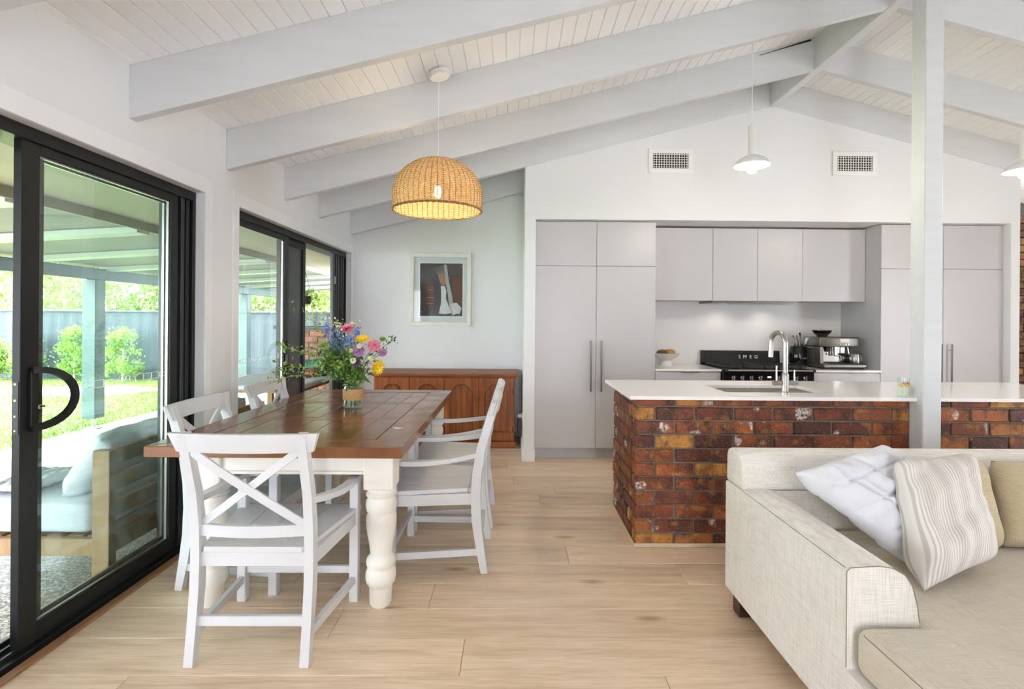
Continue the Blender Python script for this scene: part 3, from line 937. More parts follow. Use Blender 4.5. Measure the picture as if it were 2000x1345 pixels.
# candle in a glass by the post
cd = thing('candle_jar', 'small floral glass candle standing beside the white post', 'candle', (2.37, 3.19, TZ1))
cc = (2.375, 3.185, TZ1)
obj('glass', lathe(B(), [(0.031, 0.0), (0.033, 0.004), (0.033, 0.118), (0.031, 0.118), (0.031, 0.012), (0.0, 0.012)], cc, 24, cap=False), M_jar, cd, smooth=True)
obj('wax', lathe(B(), [(0.0, 0.0125), (0.030, 0.0125), (0.030, 0.062), (0.004, 0.065), (0.0, 0.065)], cc, 24, cap=False), simple('candle_wax', (0.85, 0.80, 0.68), 0.5), cd, smooth=True)
for k, m in enumerate((M_yell, M_pink, M_yell, M_lilac, M_yell)):
    a = -2.5 + k * 0.42
    b_ = B(); bmesh.ops.create_icosphere(b_, subdivisions=1, radius=0.010, matrix=Matrix.Translation((cc[0] + 0.029 * math.cos(a), cc[1] + 0.029 * math.sin(a), cc[2] + 0.075 + 0.012 * (k % 2))))
    obj('flower_print', b_, m, cd)

# ---- tall cupboards left and right
FY = 5.20
def cupboard(name, label, x0, x1, seam, hx, hz, group):
    t = thing(name, label, 'cupboard', ((x0 + x1) / 2, 5.5, 0), group=group)
    boxo('carcass', x0, x1, FY + 0.02, 5.895, 0.11, 2.352, M_cab, t)
    boxo('kickboard', x0, x1, FY + 0.07, FY + 0.09, 0.001, 0.11, M_kick, t)
    g = 0.0018
    for a, b_ in ((x0, seam), (seam, x1)):
        boxo('door', a + g, b_ - g, FY, FY + 0.019, 1.9125, 2.345, M_cab, t, 0.0012)
        lo = boxo('door', a + g, b_ - g, FY, FY + 0.019, 0.113, 1.9075, M_cab, t, 0.0012)
        x = hx[0] if a < seam - 0.01 else hx[1]
        hb = tube(B(), [(x, FY - 0.034, hz[0]), (x, FY - 0.034, hz[1])], 0.0085, 10)
        for z in (hz[0] + 0.06, hz[1] - 0.06):
            tube(hb, [(x, FY - 0.034, z), (x, FY, z)], 0.004, 8)
        obj('handle', hb, M_dsteel, lo, smooth=True)
    return t
cupboard('tall_cupboard', 'tall pale grey double cupboard with long steel handles beside the alcove', 0.214, 1.405, 0.818, (0.764, 0.868), (0.675, 1.175), 'tall kitchen cupboards')
cupboard('tall_cupboard', 'tall pale grey double cupboard partly hidden behind the white post', 3.648, 4.871, 4.27, (4.235, 4.335), (0.66, 1.165), 'tall kitchen cupboards')

# ---- wall cupboards
wc = thing('wall_cupboard', 'row of four pale grey wall cupboards above the cooker', 'cupboard', (2.5, 5.6, 1.59))
boxo('carcass', 1.407, 3.646, 5.452, 5.895, 1.592, 2.34, M_cab, wc)
xs = [1.407, 2.058, 2.522, 2.99, 3.645]
for a, b_ in zip(xs, xs[1:]):
    boxo('door', a + 0.0018, b_ - 0.0018, 5.432, 5.451, 1.588, 2.335, M_cab, wc, 0.0012)
boxo('rangehood', 2.06, 2.96, 5.46, 5.86, 1.566, 1.5915, M_dsteel, wc)
for x in (2.25, 2.75):
    boxo('hood_lens', x - 0.03, x + 0.03, 5.63, 5.69, 1.563, 1.566, M_plast, wc)
    lamp('hood_light', 'SPOT', Vector((x, 5.66, 1.558)) - WL[wc.name], 1.0, (1.0, 0.93, 0.84), wc, aim=(0, 0.25, -1), spot_size=2.3, spot_blend=0.9, shadow_soft_size=0.04)

# ---- base cupboards, rear benchtops, splashback
def base_cab(label, x0, x1, pull):
    t = thing('base_cupboard', label, 'cupboard', ((x0 + x1) / 2, 5.5, 0), group='base cupboards beside the cooker')
    boxo('carcass', x0, x1, FY + 0.02, 5.825, 0.11, 0.878, M_cab, t)
    boxo('kickboard', x0, x1, FY + 0.07, FY + 0.09, 0.001, 0.11, M_kick, t)
    zs = [0.113, 0.37, 0.63, 0.872]
    for a, b_ in zip(zs, zs[1:]):
        d = boxo('drawer', x0 + 0.002, x1 - 0.002, FY, FY + 0.019, a + 0.002, b_ - 0.002, M_cab, t, 0.0012)
        boxo('pull', pull - 0.085, pull + 0.085, FY - 0.016, FY, b_ - 0.007, b_ - 0.003, M_dsteel, d)
base_cab('pale grey drawer cupboard under the fruit bowl', 1.407, 2.058, 1.75)
base_cab('pale grey drawer cupboard under the coffee machine', 2.964, 3.646, 3.42)
tag(boxo('rear_benchtop', 1.4055, 2.060, 5.185, 5.833, 0.8785, 0.899, M_stone, bev=0.002), 'short white stone benchtop holding the fruit bowl', 'benchtop', group='benchtops beside the cooker')
tag(boxo('rear_benchtop', 2.962, 3.6475, 5.185, 5.833, 0.8785, 0.899, M_stone, bev=0.002), 'short white stone benchtop holding the coffee machine', 'benchtop', group='benchtops beside the cooker')
tag(boxo('splashback', 1.407, 3.646, 5.835, 5.85, 0.899, 1.5915, M_splash), 'plain pale splashback panel behind the cooker', 'splashback')

# ---- black range cooker
rg_ = thing('range_cooker', 'wide black gas range cooker with row of steel knobs', 'cooker', (2.51, 5.45, 0))
RX0, RX1, RF, RB = 2.064, 2.958, 5.15, 5.83
boxo('body', RX0, RX1, RF + 0.03, RB, 0.10, 0.885, M_gloss, rg_, 0.004)
bm = B()
prism(bm, [(RF, 0.745), (RF + 0.032, 0.745), (RF + 0.032, 0.895), (RF + 0.012, 0.895), (RF, 0.885)], 'x', RX0, RX1, 0.002)
cp = obj('control_panel', bm, M_gloss, rg_)
boxo('oven_door', RX0 + 0.004, RX1 - 0.004, RF + 0.004, RF + 0.03, 0.26, 0.735, M_gloss, rg_, 0.004)
boxo('storage_drawer', RX0 + 0.004, RX1 - 0.004, RF + 0.006, RF + 0.03, 0.105, 0.25, M_gloss, rg_, 0.004)
for x in (RX0 + 0.06, RX1 - 0.06):
    for y in (RF + 0.1, RB - 0.08):
        obj('foot', lathe(B(), [(0.02, 0.0), (0.02, 0.10)], (x, y, 0.001), 10), M_mblack, rg_, smooth=True)
boxo('cooktop', RX0 - 0.002, RX1 + 0.002, RF - 0.002, RB - 0.02, 0.886, 0.902, M_gloss, rg_, 0.003)
rl = tube(B(), [(RX0 + 0.02, RF - 0.035, 0.897), (RX1 - 0.02, RF - 0.035, 0.897)], 0.0085, 10)
rail = obj('towel_rail', rl, M_steel, rg_, smooth=True)
for x in (RX0 + 0.02, RX1 - 0.02):
    boxo('rail_bracket', x - 0.014, x + 0.014, RF - 0.046, RF, 0.884, 0.910, M_mblack, rail, 0.004)
for i in range(4):                                # cast iron pan supports
    x0 = RX0 + 0.03 + i * 0.212
    bm = B()
    for y in (RF + 0.09, RB - 0.12): box(bm, x0, x0 + 0.195, y - 0.006, y + 0.006, 0.915, 0.929)
    for x in (x0, x0 + 0.183): box(bm, x, x + 0.012, RF + 0.09, RB - 0.12, 0.915, 0.929)
    for y in (RF + 0.22, RF + 0.42): box(bm, x0 + 0.012, x0 + 0.183, y - 0.005, y + 0.005, 0.917, 0.931)
    for x in (x0 + 0.004, x0 + 0.187):
        for y in (RF + 0.095, RB - 0.125): box(bm, x - 0.004, x + 0.004, y - 0.004, y + 0.004, 0.902, 0.915)
    obj('pan_support', bm, M_mblack, rg_)
    for y in (RF + 0.22, RF + 0.42):
        obj('burner', lathe(B(), [(0.045, 0), (0.045, 0.008), (0.03, 0.012)], (x0 + 0.097, y, 0.902), 18), M_mblack, rg_, smooth=True)
bg_ = B()
prism(bg_, [(RB - 0.035, 0.903), (RB - 0.002, 0.903), (RB - 0.002, 1.052), (RB - 0.022, 1.052)], 'x', RX0 + 0.01, RX1 - 0.01, 0.002)
bgd = obj('backguard', bg_, M_gloss, rg_)
obj('backguard_edge', sweep(B(), [(RX0 + 0.01, RB - 0.012, 1.054), (RX1 - 0.01, RB - 0.012, 1.054)], 0.02, 0.004), M_steel, bgd)
for k in range(9):
    x = RX0 + 0.098 + k * 0.0885
    if k == 4:
        boxo('clock_display', x - 0.026, x + 0.026, RF - 0.0015, RF, 0.815, 0.845, M_gloss, cp)
        boxo('clock_digits', x - 0.018, x + 0.018, RF - 0.0022, RF - 0.0015, 0.824, 0.838, M_display, cp)
        continue
    b_ = B()
    lathe(b_, [(0.019, 0), (0.019, 0.004), (0.014, 0.006), (0.014, 0.012)], (0, 0, 0), 18)
    box(b_, -0.006, 0.006, -0.020, 0.026, 0.008, 0.034, 0.003)
    bmesh.ops.rotate(b_, verts=b_.verts, cent=(0, 0, 0), matrix=Matrix.Rotation(PI / 2, 3, 'X'))
    bmesh.ops.translate(b_, verts=b_.verts, vec=(x, RF, 0.82))
    obj('knob', b_, M_chrome, cp, smooth=True, ang=0.5)

def text(s, size, loc, mat, parent, name='lettering', rot=(PI / 2, 0, 0), spacing=1.0, ext=0.0008):
    cu = bpy.data.curves.new(name, 'FONT')
    cu.body = s; cu.size = size; cu.extrude = ext
    cu.align_x = 'CENTER'; cu.align_y = 'CENTER'; cu.space_character = spacing
    tmp = bpy.data.objects.new('tmp_text', cu)
    COL.objects.link(tmp)
    dg = bpy.context.evaluated_depsgraph_get()
    me = bpy.data.meshes.new_from_object(tmp.evaluated_get(dg))
    bpy.data.objects.remove(tmp); bpy.data.curves.remove(cu)
    me.materials.clear(); me.materials.append(mat)
    o = bpy.data.objects.new(name, me)
    COL.objects.link(o)
    o.parent = parent
    o.location = Vector(loc) - WL[parent.name]
    o.rotation_euler = rot
    return o
tilt = math.atan2(0.013, 0.149)
text('SMEG', 0.052, (2.595, RB - 0.0315, 0.985), M_letter, bgd, rot=(PI / 2 - tilt, 0, 0), spacing=2.1)
text('SMEG', 0.020, (RX0 + 0.098 + 4 * 0.0885, RF - 0.001, 0.79), M_letter, cp, spacing=1.5, ext=0.0004)

# ---- fruit bowl, knife block, coffee machine
M_ceram = simple('cream_ceramic', (0.76, 0.72, 0.66), 0.3, var=0.03)
fb = thing('fruit_bowl', 'cream footed ceramic bowl beside the cooker', 'bowl', (1.63, 5.62, 0.899))
obj('dish', lathe(B(), [(0.0, 0.052), (0.045, 0.052), (0.10, 0.085), (0.142, 0.122), (0.150, 0.132), (0.146, 0.134), (0.09, 0.098), (0.0, 0.062)], (1.63, 5.62, 0.8995), 30, cap=False), M_ceram, fb, smooth=True)
obj('pedestal', lathe(B(), [(0.072, 0.0), (0.066, 0.008), (0.056, 0.04), (0.05, 0.056)], (1.63, 5.62, 0.8995), 24), M_ceram, fb, smooth=True)
M_pear = simple('mango_skin', (0.42, 0.22, 0.03), 0.4, var=0.3, vscale=20)
M_pear2 = simple('avocado_skin', (0.10, 0.075, 0.03), 0.5, var=0.3, vscale=40)
for (x, y, r, m, lab) in ((1.585, 5.60, 0.042, M_pear2, 'dark brown avocado lying in the cream fruit bowl'), (1.672, 5.63, 0.045, M_pear, 'golden mango lying in the cream fruit bowl')):
    b_ = B(); bmesh.ops.create_uvsphere(b_, u_segments=18, v_segments=10, radius=1.0)
    for v in b_.verts:
        v.co = Vector((v.co.x * r * 1.45, v.co.y * r * (0.9 + 0.12 * v.co.x), v.co.z * r * (0.85 + 0.1 * v.co.x)))
    bmesh.ops.translate(b_, verts=b_.verts, vec=(x, y, 0.8995 + 0.112 + r * 0.55))
    tag(obj('avocado' if m is M_pear2 else 'mango', b_, m, smooth=True, ang=3), lab, 'fruit')

kb_ = thing('knife_block', 'round black knife block with steel knives beside the coffee machine', 'knife block', (3.105, 5.70, 0.899))
kc = (3.105, 5.70, 0.8995)
obj('block', lathe(B(), [(0.088, 0.014), (0.100, 0.03), (0.104, 0.09), (0.098, 0.16), (0.088, 0.205), (0.078, 0.214), (0.0, 0.214)], kc, 32, cap=False), M_gloss, kb_, smooth=True)
obj('base_ring', lathe(B(), [(0.0, 0.0), (0.095, 0.0), (0.097, 0.014), (0.0, 0.015)], kc, 32, cap=False), M_steel, kb_, smooth=True)
text('SMEG', 0.026, (3.105, 5.594, 0.985), M_letter, kb_, spacing=1.6)
for k in range(6):
    x = 3.105 - 0.052 + (k % 3) * 0.038 + (0.018 if k > 2 else 0); y = 5.685 + (0.04 if k > 2 else 0)
    h = 0.085 + 0.012 * (k % 3) + (0.035 if k > 2 else 0)
    b_ = sweep(B(), [(x, y, 1.114), (x - 0.012, y, 1.114 + h * 0.6), (x - 0.026, y, 1.114 + h)], 0.014, [0.018, 0.017, 0.022], up=(1, 0, 0))
    obj('knife_handle', b_, M_chrome, kb_, smooth=True, ang=0.8)

cm = thing('coffee_machine', 'grey steel espresso machine with bean hopper and side jug', 'coffee machine', (3.34, 5.47, 0.899))
CX0, CX1, CY0, CY1, CZ = 3.14, 3.545, 5.34, 5.66, 0.8995
M_cm = simple('pewter_steel', (0.15, 0.14, 0.12), 0.32, 0.8, var=0.06, vscale=15)
boxo('back_column', CX0, CX1 - 0.02, CY0 + 0.13, CY1, CZ + 0.052, CZ + 0.22, M_cm, cm, 0.012, 2)
boxo('head', CX0 - 0.004, CX1, CY0 + 0.02, CY1, CZ + 0.221, CZ + 0.322, M_cm, cm, 0.012, 3, smooth=True)
bm = B()
for s in (0,):
    prism(bm, [(CY0 + 0.03, CZ + 0.221), (CY0 + 0.12, CZ + 0.221), (CY0 + 0.12, CZ + 0.0535), (CY0 + 0.02, CZ + 0.0535)], 'x', CX0, CX0 + 0.035, 0.003)
obj('side_panel', bm, M_cm, cm)
tr_ = boxo('drip_tray', CX0 - 0.002, CX1 + 0.035, CY0 - 0.045, CY1 - 0.02, CZ + 0.012, CZ + 0.052, M_cm, cm, 0.010, 2)
boxo('tray_base', CX0 + 0.015, CX1 + 0.015, CY0 - 0.02, CY1 - 0.03, CZ, CZ + 0.012, M_mblack, cm)
boxo('drip_grid', CX0 + 0.045, CX1 + 0.02, CY0 - 0.035, CY0 + 0.12, CZ + 0.0523, CZ + 0.055, M_mblack, tr_)
boxo('splash_plate', CX0 + 0.06, CX1 - 0.09, CY0 + 0.124, CY0 + 0.1298, CZ + 0.06, CZ + 0.215, M_chrome, cm)
hp = obj('bean_hopper', lathe(B(), [(0.045, 0.0), (0.05, 0.01), (0.085, 0.045), (0.092, 0.062), (0.088, 0.062), (0.07, 0.04), (0.0, 0.03)], (CX0 + 0.115, CY0 + 0.19, CZ + 0.3225), 26, cap=False), glass_mat('hopper_smoke', (0.30, 0.25, 0.22, 1)), cm, smooth=True)
obj('coffee_beans', lathe(B(), [(0.0, 0.031), (0.066, 0.041), (0.06, 0.046), (0.0, 0.05)], (CX0 + 0.115, CY0 + 0.19, CZ + 0.3225), 20, cap=False), simple('roasted_beans', (0.10, 0.03, 0.012), 0.5, var=0.5, vscale=90), hp, smooth=True)
obj('hopper_lid', lathe(B(), [(0.0, 0.063), (0.094, 0.063), (0.094, 0.069), (0.0, 0.072)], (CX0 + 0.115, CY0 + 0.19, CZ + 0.3225), 26, cap=False), M_gloss, hp, smooth=True)
boxo('screen', CX0 + 0.20, CX0 + 0.295, CY0 + 0.0175, CY0 + 0.0205, CZ + 0.275, CZ + 0.305, M_dsteel, cm)
for k in range(4):
    x = CX0 + 0.205 + k * 0.027
    b_ = lathe(B(), [(0.008, 0), (0.008, 0.008)], (0, 0, 0), 12)
    bmesh.ops.rotate(b_, verts=b_.verts, cent=(0, 0, 0), matrix=Matrix.Rotation(PI / 2, 3, 'X'))
    bmesh.ops.translate(b_, verts=b_.verts, vec=(x, CY0 + 0.02, CZ + 0.25))
    obj('button', b_, M_chrome, cm, smooth=True)
ghx, ghy = CX0 + 0.20, CY0 + 0.075
gh = obj('group_head', lathe(B(), [(0.036, 0.165), (0.036, 0.2205)], (ghx, ghy, CZ), 20), M_chrome, cm, smooth=True)
obj('portafilter', lathe(B(), [(0.02, 0.125), (0.034, 0.135), (0.034, 0.1645)], (ghx, ghy, CZ), 20), M_chrome, gh, smooth=True)
obj('portafilter_handle', tube(B(), [(ghx, ghy - 0.03, CZ + 0.15), (ghx + 0.03, ghy - 0.09, CZ + 0.142), (ghx + 0.045, ghy - 0.14, CZ + 0.135)], [0.009, 0.014, 0.015], 12), M_mblack, gh, smooth=True)
obj('grinder_outlet', lathe(B(), [(0.02, 0.17), (0.028, 0.2205)], (CX0 + 0.095, ghy, CZ), 16), M_mblack, cm, smooth=True)
obj('steam_wand', tube(B(), [(CX1 - 0.10, ghy - 0.02, CZ + 0.22), (CX1 - 0.095, ghy - 0.03, CZ + 0.15), (CX1 - 0.085, ghy - 0.04, CZ + 0.09)], 0.006, 10), M_chrome, cm, smooth=True)
obj('power_cord', tube(B(), [(CX0 + 0.01, 5.62, CZ + 0.09), (CX0 - 0.03, 5.63, CZ + 0.12), (CX0 - 0.055, 5.61, CZ + 0.07), (CX0 - 0.03, 5.60, CZ + 0.02), (CX0 + 0.005, 5.61, CZ + 0.012)], 0.0035, 8), M_mblack, cm, smooth=True)
jg = thing('milk_jug', 'small steel milk jug standing on the coffee machine tray', 'jug', (CX1 - 0.03, CY0 + 0.03, CZ + 0.0555))
jc = (CX1 - 0.035, CY0 + 0.03, CZ + 0.0555)
obj('body', lathe(B(), [(0.0, 0.0), (0.042, 0.0), (0.045, 0.01), (0.040, 0.07), (0.036, 0.095), (0.034, 0.095), (0.038, 0.06), (0.04, 0.008), (0.0, 0.006)], jc, 24, cap=False), M_steel, jg, smooth=True)
obj('handle', tube(B(), [(jc[0] + 0.038, jc[1], jc[2] + 0.085), (jc[0] + 0.062, jc[1], jc[2] + 0.075), (jc[0] + 0.064, jc[1], jc[2] + 0.035), (jc[0] + 0.043, jc[1], jc[2] + 0.02)], 0.004, 8), M_steel, jg, smooth=True)
# ================================================================== dining furniture
TX0, TX1, TY0, TY1, TT, TB = -1.671, -0.503, 2.405, 4.385, 0.785, 0.735
tb = thing('dining_table', 'long dark timber dining table on turned cream legs', 'table', ((TX0 + TX1) / 2, (TY0 + TY1) / 2, 0))
FW = 0.16
g = 0.0012
# mitred border boards
def tabletop_cross():
    t = NT('table_timber_cross')
    v = t.coord((1.1, 14.0, 1.0), 45.0)
    f = t.noise(v, 2.2, 5, 0.6)
    c = t.ramp(f, [(0.28, (0.12, 0.042, 0.013)), (0.52, (0.23, 0.082, 0.024)), (0.74, (0.32, 0.125, 0.038))])
    t.base(Base_Color=c, Roughness=0.24)
    t.b.inputs['Specular IOR Level'].default_value = 0.6
    t.bump(t.noise(t.coord((1.5, 6, 1), 45.0), 8.0, 2), 0.08, 0.003)
    return t.m
M_ttopx = tabletop_cross()
def tboard(pts, mat, z1=TT, bev=0.003):
    obj('tabletop_board', prism(B(), pts, 'z', TB, z1, bev), mat, tb)
tboard([(TX0, TY0), (TX1, TY0), (TX1 - FW, TY0 + FW), (TX0 + FW, TY0 + FW)], M_ttopx)
tboard([(TX0, TY1), (TX0 + FW, TY1 - FW), (TX1 - FW, TY1 - FW), (TX1, TY1)], M_ttopx)
tboard([(TX0, TY0 + g), (TX0 + FW - g, TY0 + FW + g), (TX0 + FW - g, TY1 - FW - g), (TX0, TY1 - g)], M_ttop)
tboard([(TX1, TY0 + g), (TX1, TY1 - g), (TX1 - FW + g, TY1 - FW - g), (TX1 - FW + g, TY0 + FW + g)], M_ttop)
# inner boards in bays between cross rails
rw = random.Random(3)
ys = [TY0 + FW + g, TY0 + FW + 0.50, TY0 + FW + 0.58, TY1 - FW - 0.58, TY1 - FW - 0.50, TY1 - FW - g]
ix0, ix1 = TX0 + FW + g, TX1 - FW - g
for bi in range(5):
    a, b_ = ys[bi], ys[bi + 1]
    if bi in (1, 3):
        tboard([(ix0, a + g), (ix1, a + g), (ix1, b_ - g), (ix0, b_ - g)], M_ttopx, TT - 0.001, 0.002)
        continue
    n = 7
    for k in range(n):
        x0 = ix0 + (ix1 - ix0) * k / n + g / 2; x1 = ix0 + (ix1 - ix0) * (k + 1) / n - g / 2
        tboard([(x0, a + g), (x1, a + g), (x1, b_ - g), (x0, b_ - g)], M_ttop, TT - rw.uniform(0.0, 0.002), 0.002)
# turned legs
LEG = [(0.052, 0.0), (0.060, 0.012), (0.063, 0.085), (0.066, 0.098), (0.079, 0.112), (0.084, 0.135), (0.082, 0.160), (0.074, 0.178), (0.072, 0.186), (0.079, 0.196), (0.081, 0.212), (0.076, 0.228), (0.062, 0.240), (0.058, 0.25), (0.066, 0.30), (0.079, 0.36), (0.084, 0.405), (0.082, 0.428), (0.074, 0.440), (0.072, 0.446), (0.080, 0.456), (0.085, 0.478), (0.083, 0.502), (0.074, 0.516), (0.073, 0.522), (0.084, 0.530), (0.085, 0.540), (0.076, 0.546), (0.079, 0.556), (0.074, 0.566)]
LX = (-1.435, -0.628); LY = (2.545, 4.235)
for x in LX:
    for y in LY:
        bm = lathe(B(), [(r * 0.86, z) for r, z in LEG], (x, y, 0.0), 28)
        lg = obj('leg', bm, M_leg, tb, smooth=True, ang=0.9)
        bq = box(B(), x - 0.07, x + 0.07, y - 0.07, y + 0.07, 0.5665, TB - 0.0005, 0.008, 2)
        obj('leg_block', bq, M_leg, lg)
for (a, b_, c, d) in ((LX[0] + 0.07, LX[1] - 0.07, LY[0] - 0.05, LY[0] - 0.025), (LX[0] + 0.07, LX[1] - 0.07, LY[1] + 0.025, LY[1] + 0.05), (LX[0] - 0.05, LX[0] - 0.025, LY[0] + 0.07, LY[1] - 0.07), (LX[1] + 0.025, LX[1] + 0.05, LY[0] + 0.07, LY[1] - 0.07)):
    bm = box(B(), a, b_, c, d, 0.652, TB - 0.0005, 0.002)
    ap = obj('apron', bm, M_leg, tb)
    boxo('apron_bead', a, b_, c - 0.006, d + 0.006, 0.636, 0.6515, M_leg, ap, 0.004)

# ---- armchairs with crossed backs
def make_chair():
    """local frame: facing +Y, origin on the floor at the middle"""
    t = thing('dining_armchair', 'x', 'chair', (0, 0, 0), group='white cross-back armchairs around the table')
    FX, FYc, RX, RY = 0.270, 0.245, 0.226, -0.247
    prof = [(0.0, 0.0), (0.024, 0.14), (0.044, 0.28), (0.050, 0.42), (0.044, 0.54), (0.022, 0.68), (-0.015, 0.80), (-0.052, 0.925)]
    def py(z):
        for (a, za), (b_, zb) in zip(prof, prof[1:]):
            if za <= z <= zb: return RY + a + (b_ - a) * (z - za) / (zb - za)
        return RY + prof[-1][0]
    for s in (-1, 1):
        pts = [(s * RX, RY + a, z) for a, z in prof]
        obj('back_post', sweep(B(), pts, [0.036] * 8, [0.036, 0.044, 0.050, 0.052, 0.050, 0.046, 0.042, 0.036], up=(0, -1, 0)), M_chair, t, smooth=True, ang=0.5)
        obj('front_leg', box(B(), s * FX - 0.021, s * FX + 0.021, FYc - 0.021, FYc + 0.021, 0, 0.598, 0.003), M_chair, t)
        ap = []
        for k in range(13):
            u = k / 12
            y = FYc + 0.028 - u * (FYc + 0.028 - py(0.645))
            x = FX + 0.006 - (FX - RX + 0.006) * (u ** 2.2) + 0.012 * math.sin(PI * u)
            z = 0.606 + 0.040 * (max(0, u - 0.35) / 0.65) ** 1.7
            ap.append((s * x, y, z))
        obj('arm', sweep(B(), ap, [0.042] * 12 + [0.034], 0.024), M_chair, t, smooth=True, ang=0.5)
        obj('side_stretcher', sweep(B(), [(s * RX, py(0.115), 0.115), (s * FX, FYc, 0.105)], 0.020, 0.036), M_chair, t)
        obj('side_apron', sweep(B(), [(s * (RX + 0.004), py(0.40) + 0.02, 0.402), (s * FX, FYc - 0.02, 0.402)], 0.020, 0.058), M_chair, t)
    obj('rear_stretcher', box(B(), -RX + 0.016, RX - 0.016, py(0.165) - 0.010, py(0.165) + 0.010, 0.145, 0.185, 0.002), M_chair, t)
    obj('front_stretcher', box(B(), -FX + 0.02, FX - 0.02, FYc - 0.010, FYc + 0.010, 0.135, 0.170, 0.002), M_chair, t)
    obj('front_apron', box(B(), -FX + 0.02, FX - 0.02, FYc - 0.010, FYc + 0.010, 0.373, 0.431, 0.002), M_chair, t)
    obj('rear_apron', box(B(), -RX + 0.016, RX - 0.016, py(0.4) - 0.010, py(0.4) + 0.010, 0.373, 0.431, 0.002), M_chair, t)
    # seat of four boards with a rear batten
    yb, yf = py(0.44) - 0.018, FYc + 0.036
    def halfw(y): return 0.205 + (0.292 - 0.205) * max(0.0, min(1.0, (y - yb) / (yf - yb))) ** 0.8
    for k in range(4):
        a0, a1 = -1 + k * 0.5, -0.5 + k * 0.5
        y0 = yb + 0.062
        pts = [(a0 * halfw(y0) + 0.0012, y0), (a1 * halfw(y0) - 0.0012, y0), (a1 * halfw(yf) - 0.0012, yf), (a0 * halfw(yf) + 0.0012, yf)]
        obj('seat_board', prism(B(), pts, 'z', 0.432, 0.455, 0.003), M_chair, t)
    obj('seat_batten', prism(B(), [(-0.196, yb), (0.196, yb), (halfw(yb + 0.06) , yb + 0.06), (-halfw(yb + 0.06), yb + 0.06)], 'z', 0.432, 0.455, 0.003), M_chair, t)
    # top rail, bowed and flared at its upper corners
    bm = B(); n = 12; rings = []
    for i in range(n + 1):
        u = -1 + 2 * i / n
        bow = -0.030 * (1 - u * u)
        ring = []
        for (dy, z, hw) in ((-0.011, 0.853, 0.262), (0.011, 0.853, 0.262), (0.011 - 0.018, 0.928, 0.288), (-0.011 - 0.018, 0.928, 0.288)):
            ring.append(bm.verts.new((u * hw, py(0.853) + 0.002 + dy + bow, z)))
        rings.append(ring)
    for a, b_ in zip(rings, rings[1:]):
        for k in range(4): bm.faces.new((a[k], a[(k + 1) % 4], b_[(k + 1) % 4], b_[k]))
    bm.faces.new(rings[0][::-1]); bm.faces.new(rings[-1])
    bmesh.ops.recalc_face_normals(bm, faces=bm.faces)
    obj('top_rail', bm, M_chair, t, smooth=True, ang=0.5)
    pts = [(-RX + 0.012 + (2 * RX - 0.024) * i / 10, py(0.522) - 0.026 * (1 - (-1 + i / 5) ** 2), 0.522) for i in range(11)]
    obj('lower_rail', sweep(B(), pts, 0.020, 0.046), M_chair, t, smooth=True, ang=0.5)
    for s in (-1, 1):
        pts = []
        for i in range(9):
            u = i / 8
            z = 0.545 + u * (0.856 - 0.545)
            x = s * (-0.205 + u * 0.41)
            pts.append((x, py(z) - 0.024 * (1 - (2 * u - 1) ** 2) + (0.006 * s), z))
        obj('cross_slat', sweep(B(), pts, 0.012, 0.031, up=(0.0, 0.0, 1.0)), M_chair, t, smooth=True, ang=0.5)
    return t
def copy_tree(root, label, loc, rz):
    r = root.copy(); COL.objects.link(r)
    r['label'] = label
    r.location = loc; r.rotation_euler = (0, 0, rz)
    def rec(src, dst):
        for ch in list(src.children):
            c = ch.copy(); COL.objects.link(c); c.parent = dst
            rec(ch, c)
    rec(root, r)
    return r
ch0 = make_chair()
ch0['label'] = 'white armchair at the head of the table, its crossed back facing the viewer'
for lab, loc, rz in (
        ('white armchair nearer the viewer on the window side of the table', (-1.425, 2.905, 0), -PI / 2),
        ('white armchair farther along the window side of the table', (-1.425, 3.69, 0), -PI / 2),
        ('white armchair nearer the viewer on the kitchen side of the table', (-0.394, 3.09, 0), PI / 2),
        ('white armchair farther along the kitchen side of the table', (-0.388, 3.705, 0), PI / 2)):
    copy_tree(ch0, lab, loc, rz)
ch0.location = (-1.035, 2.335, 0)

# ---- white fleck on the table
b_ = B(); prism(b_, [(-0.640, 2.83), (-0.612, 2.822), (-0.588, 2.832), (-0.592, 2.846), (-0.606, 2.842), (-0.628, 2.852), (-0.642, 2.842)], 'z', TT + 0.0005, TT + 0.002)  # thin irregular white shape just above the tabletop
tag(obj('white_fleck', b_, M_plast), 'tiny white scrap lying on the dark tabletop', 'fleck')

# ---- sideboard
sb = thing('sideboard', 'low stained pine sideboard with four arched doors in the alcove', 'sideboard', (-0.73, 5.9, 0))
SX_0, SX_1, SYF, SYB = -1.488, 0.022, 5.635, 6.19
boxo('body', SX_0, SX_1, SYF + 0.022, SYB, 0.07, 0.762, M_side, sb, 0.003)
boxo('plinth', SX_0 - 0.012, SX_1 + 0.012, SYF + 0.002, SYB, 0.001, 0.07, M_sideh, sb, 0.004)
boxo('top_board', SX_0 - 0.030, SX_1 + 0.030, SYF - 0.028, SYB + 0.005, 0.772, 0.796, M_sideh, sb, 0.006, 2)
boxo('top_mould', SX_0 - 0.014, SX_1 + 0.014, SYF - 0.012, SYB, 0.7615, 0.772, M_sideh, sb, 0.003)
nd = 4
dw = (SX_1 - SX_0 - 0.03) / nd
M_sided = sideboard_mat('stained_pine_mould', (9, 9, 1), 0.45)
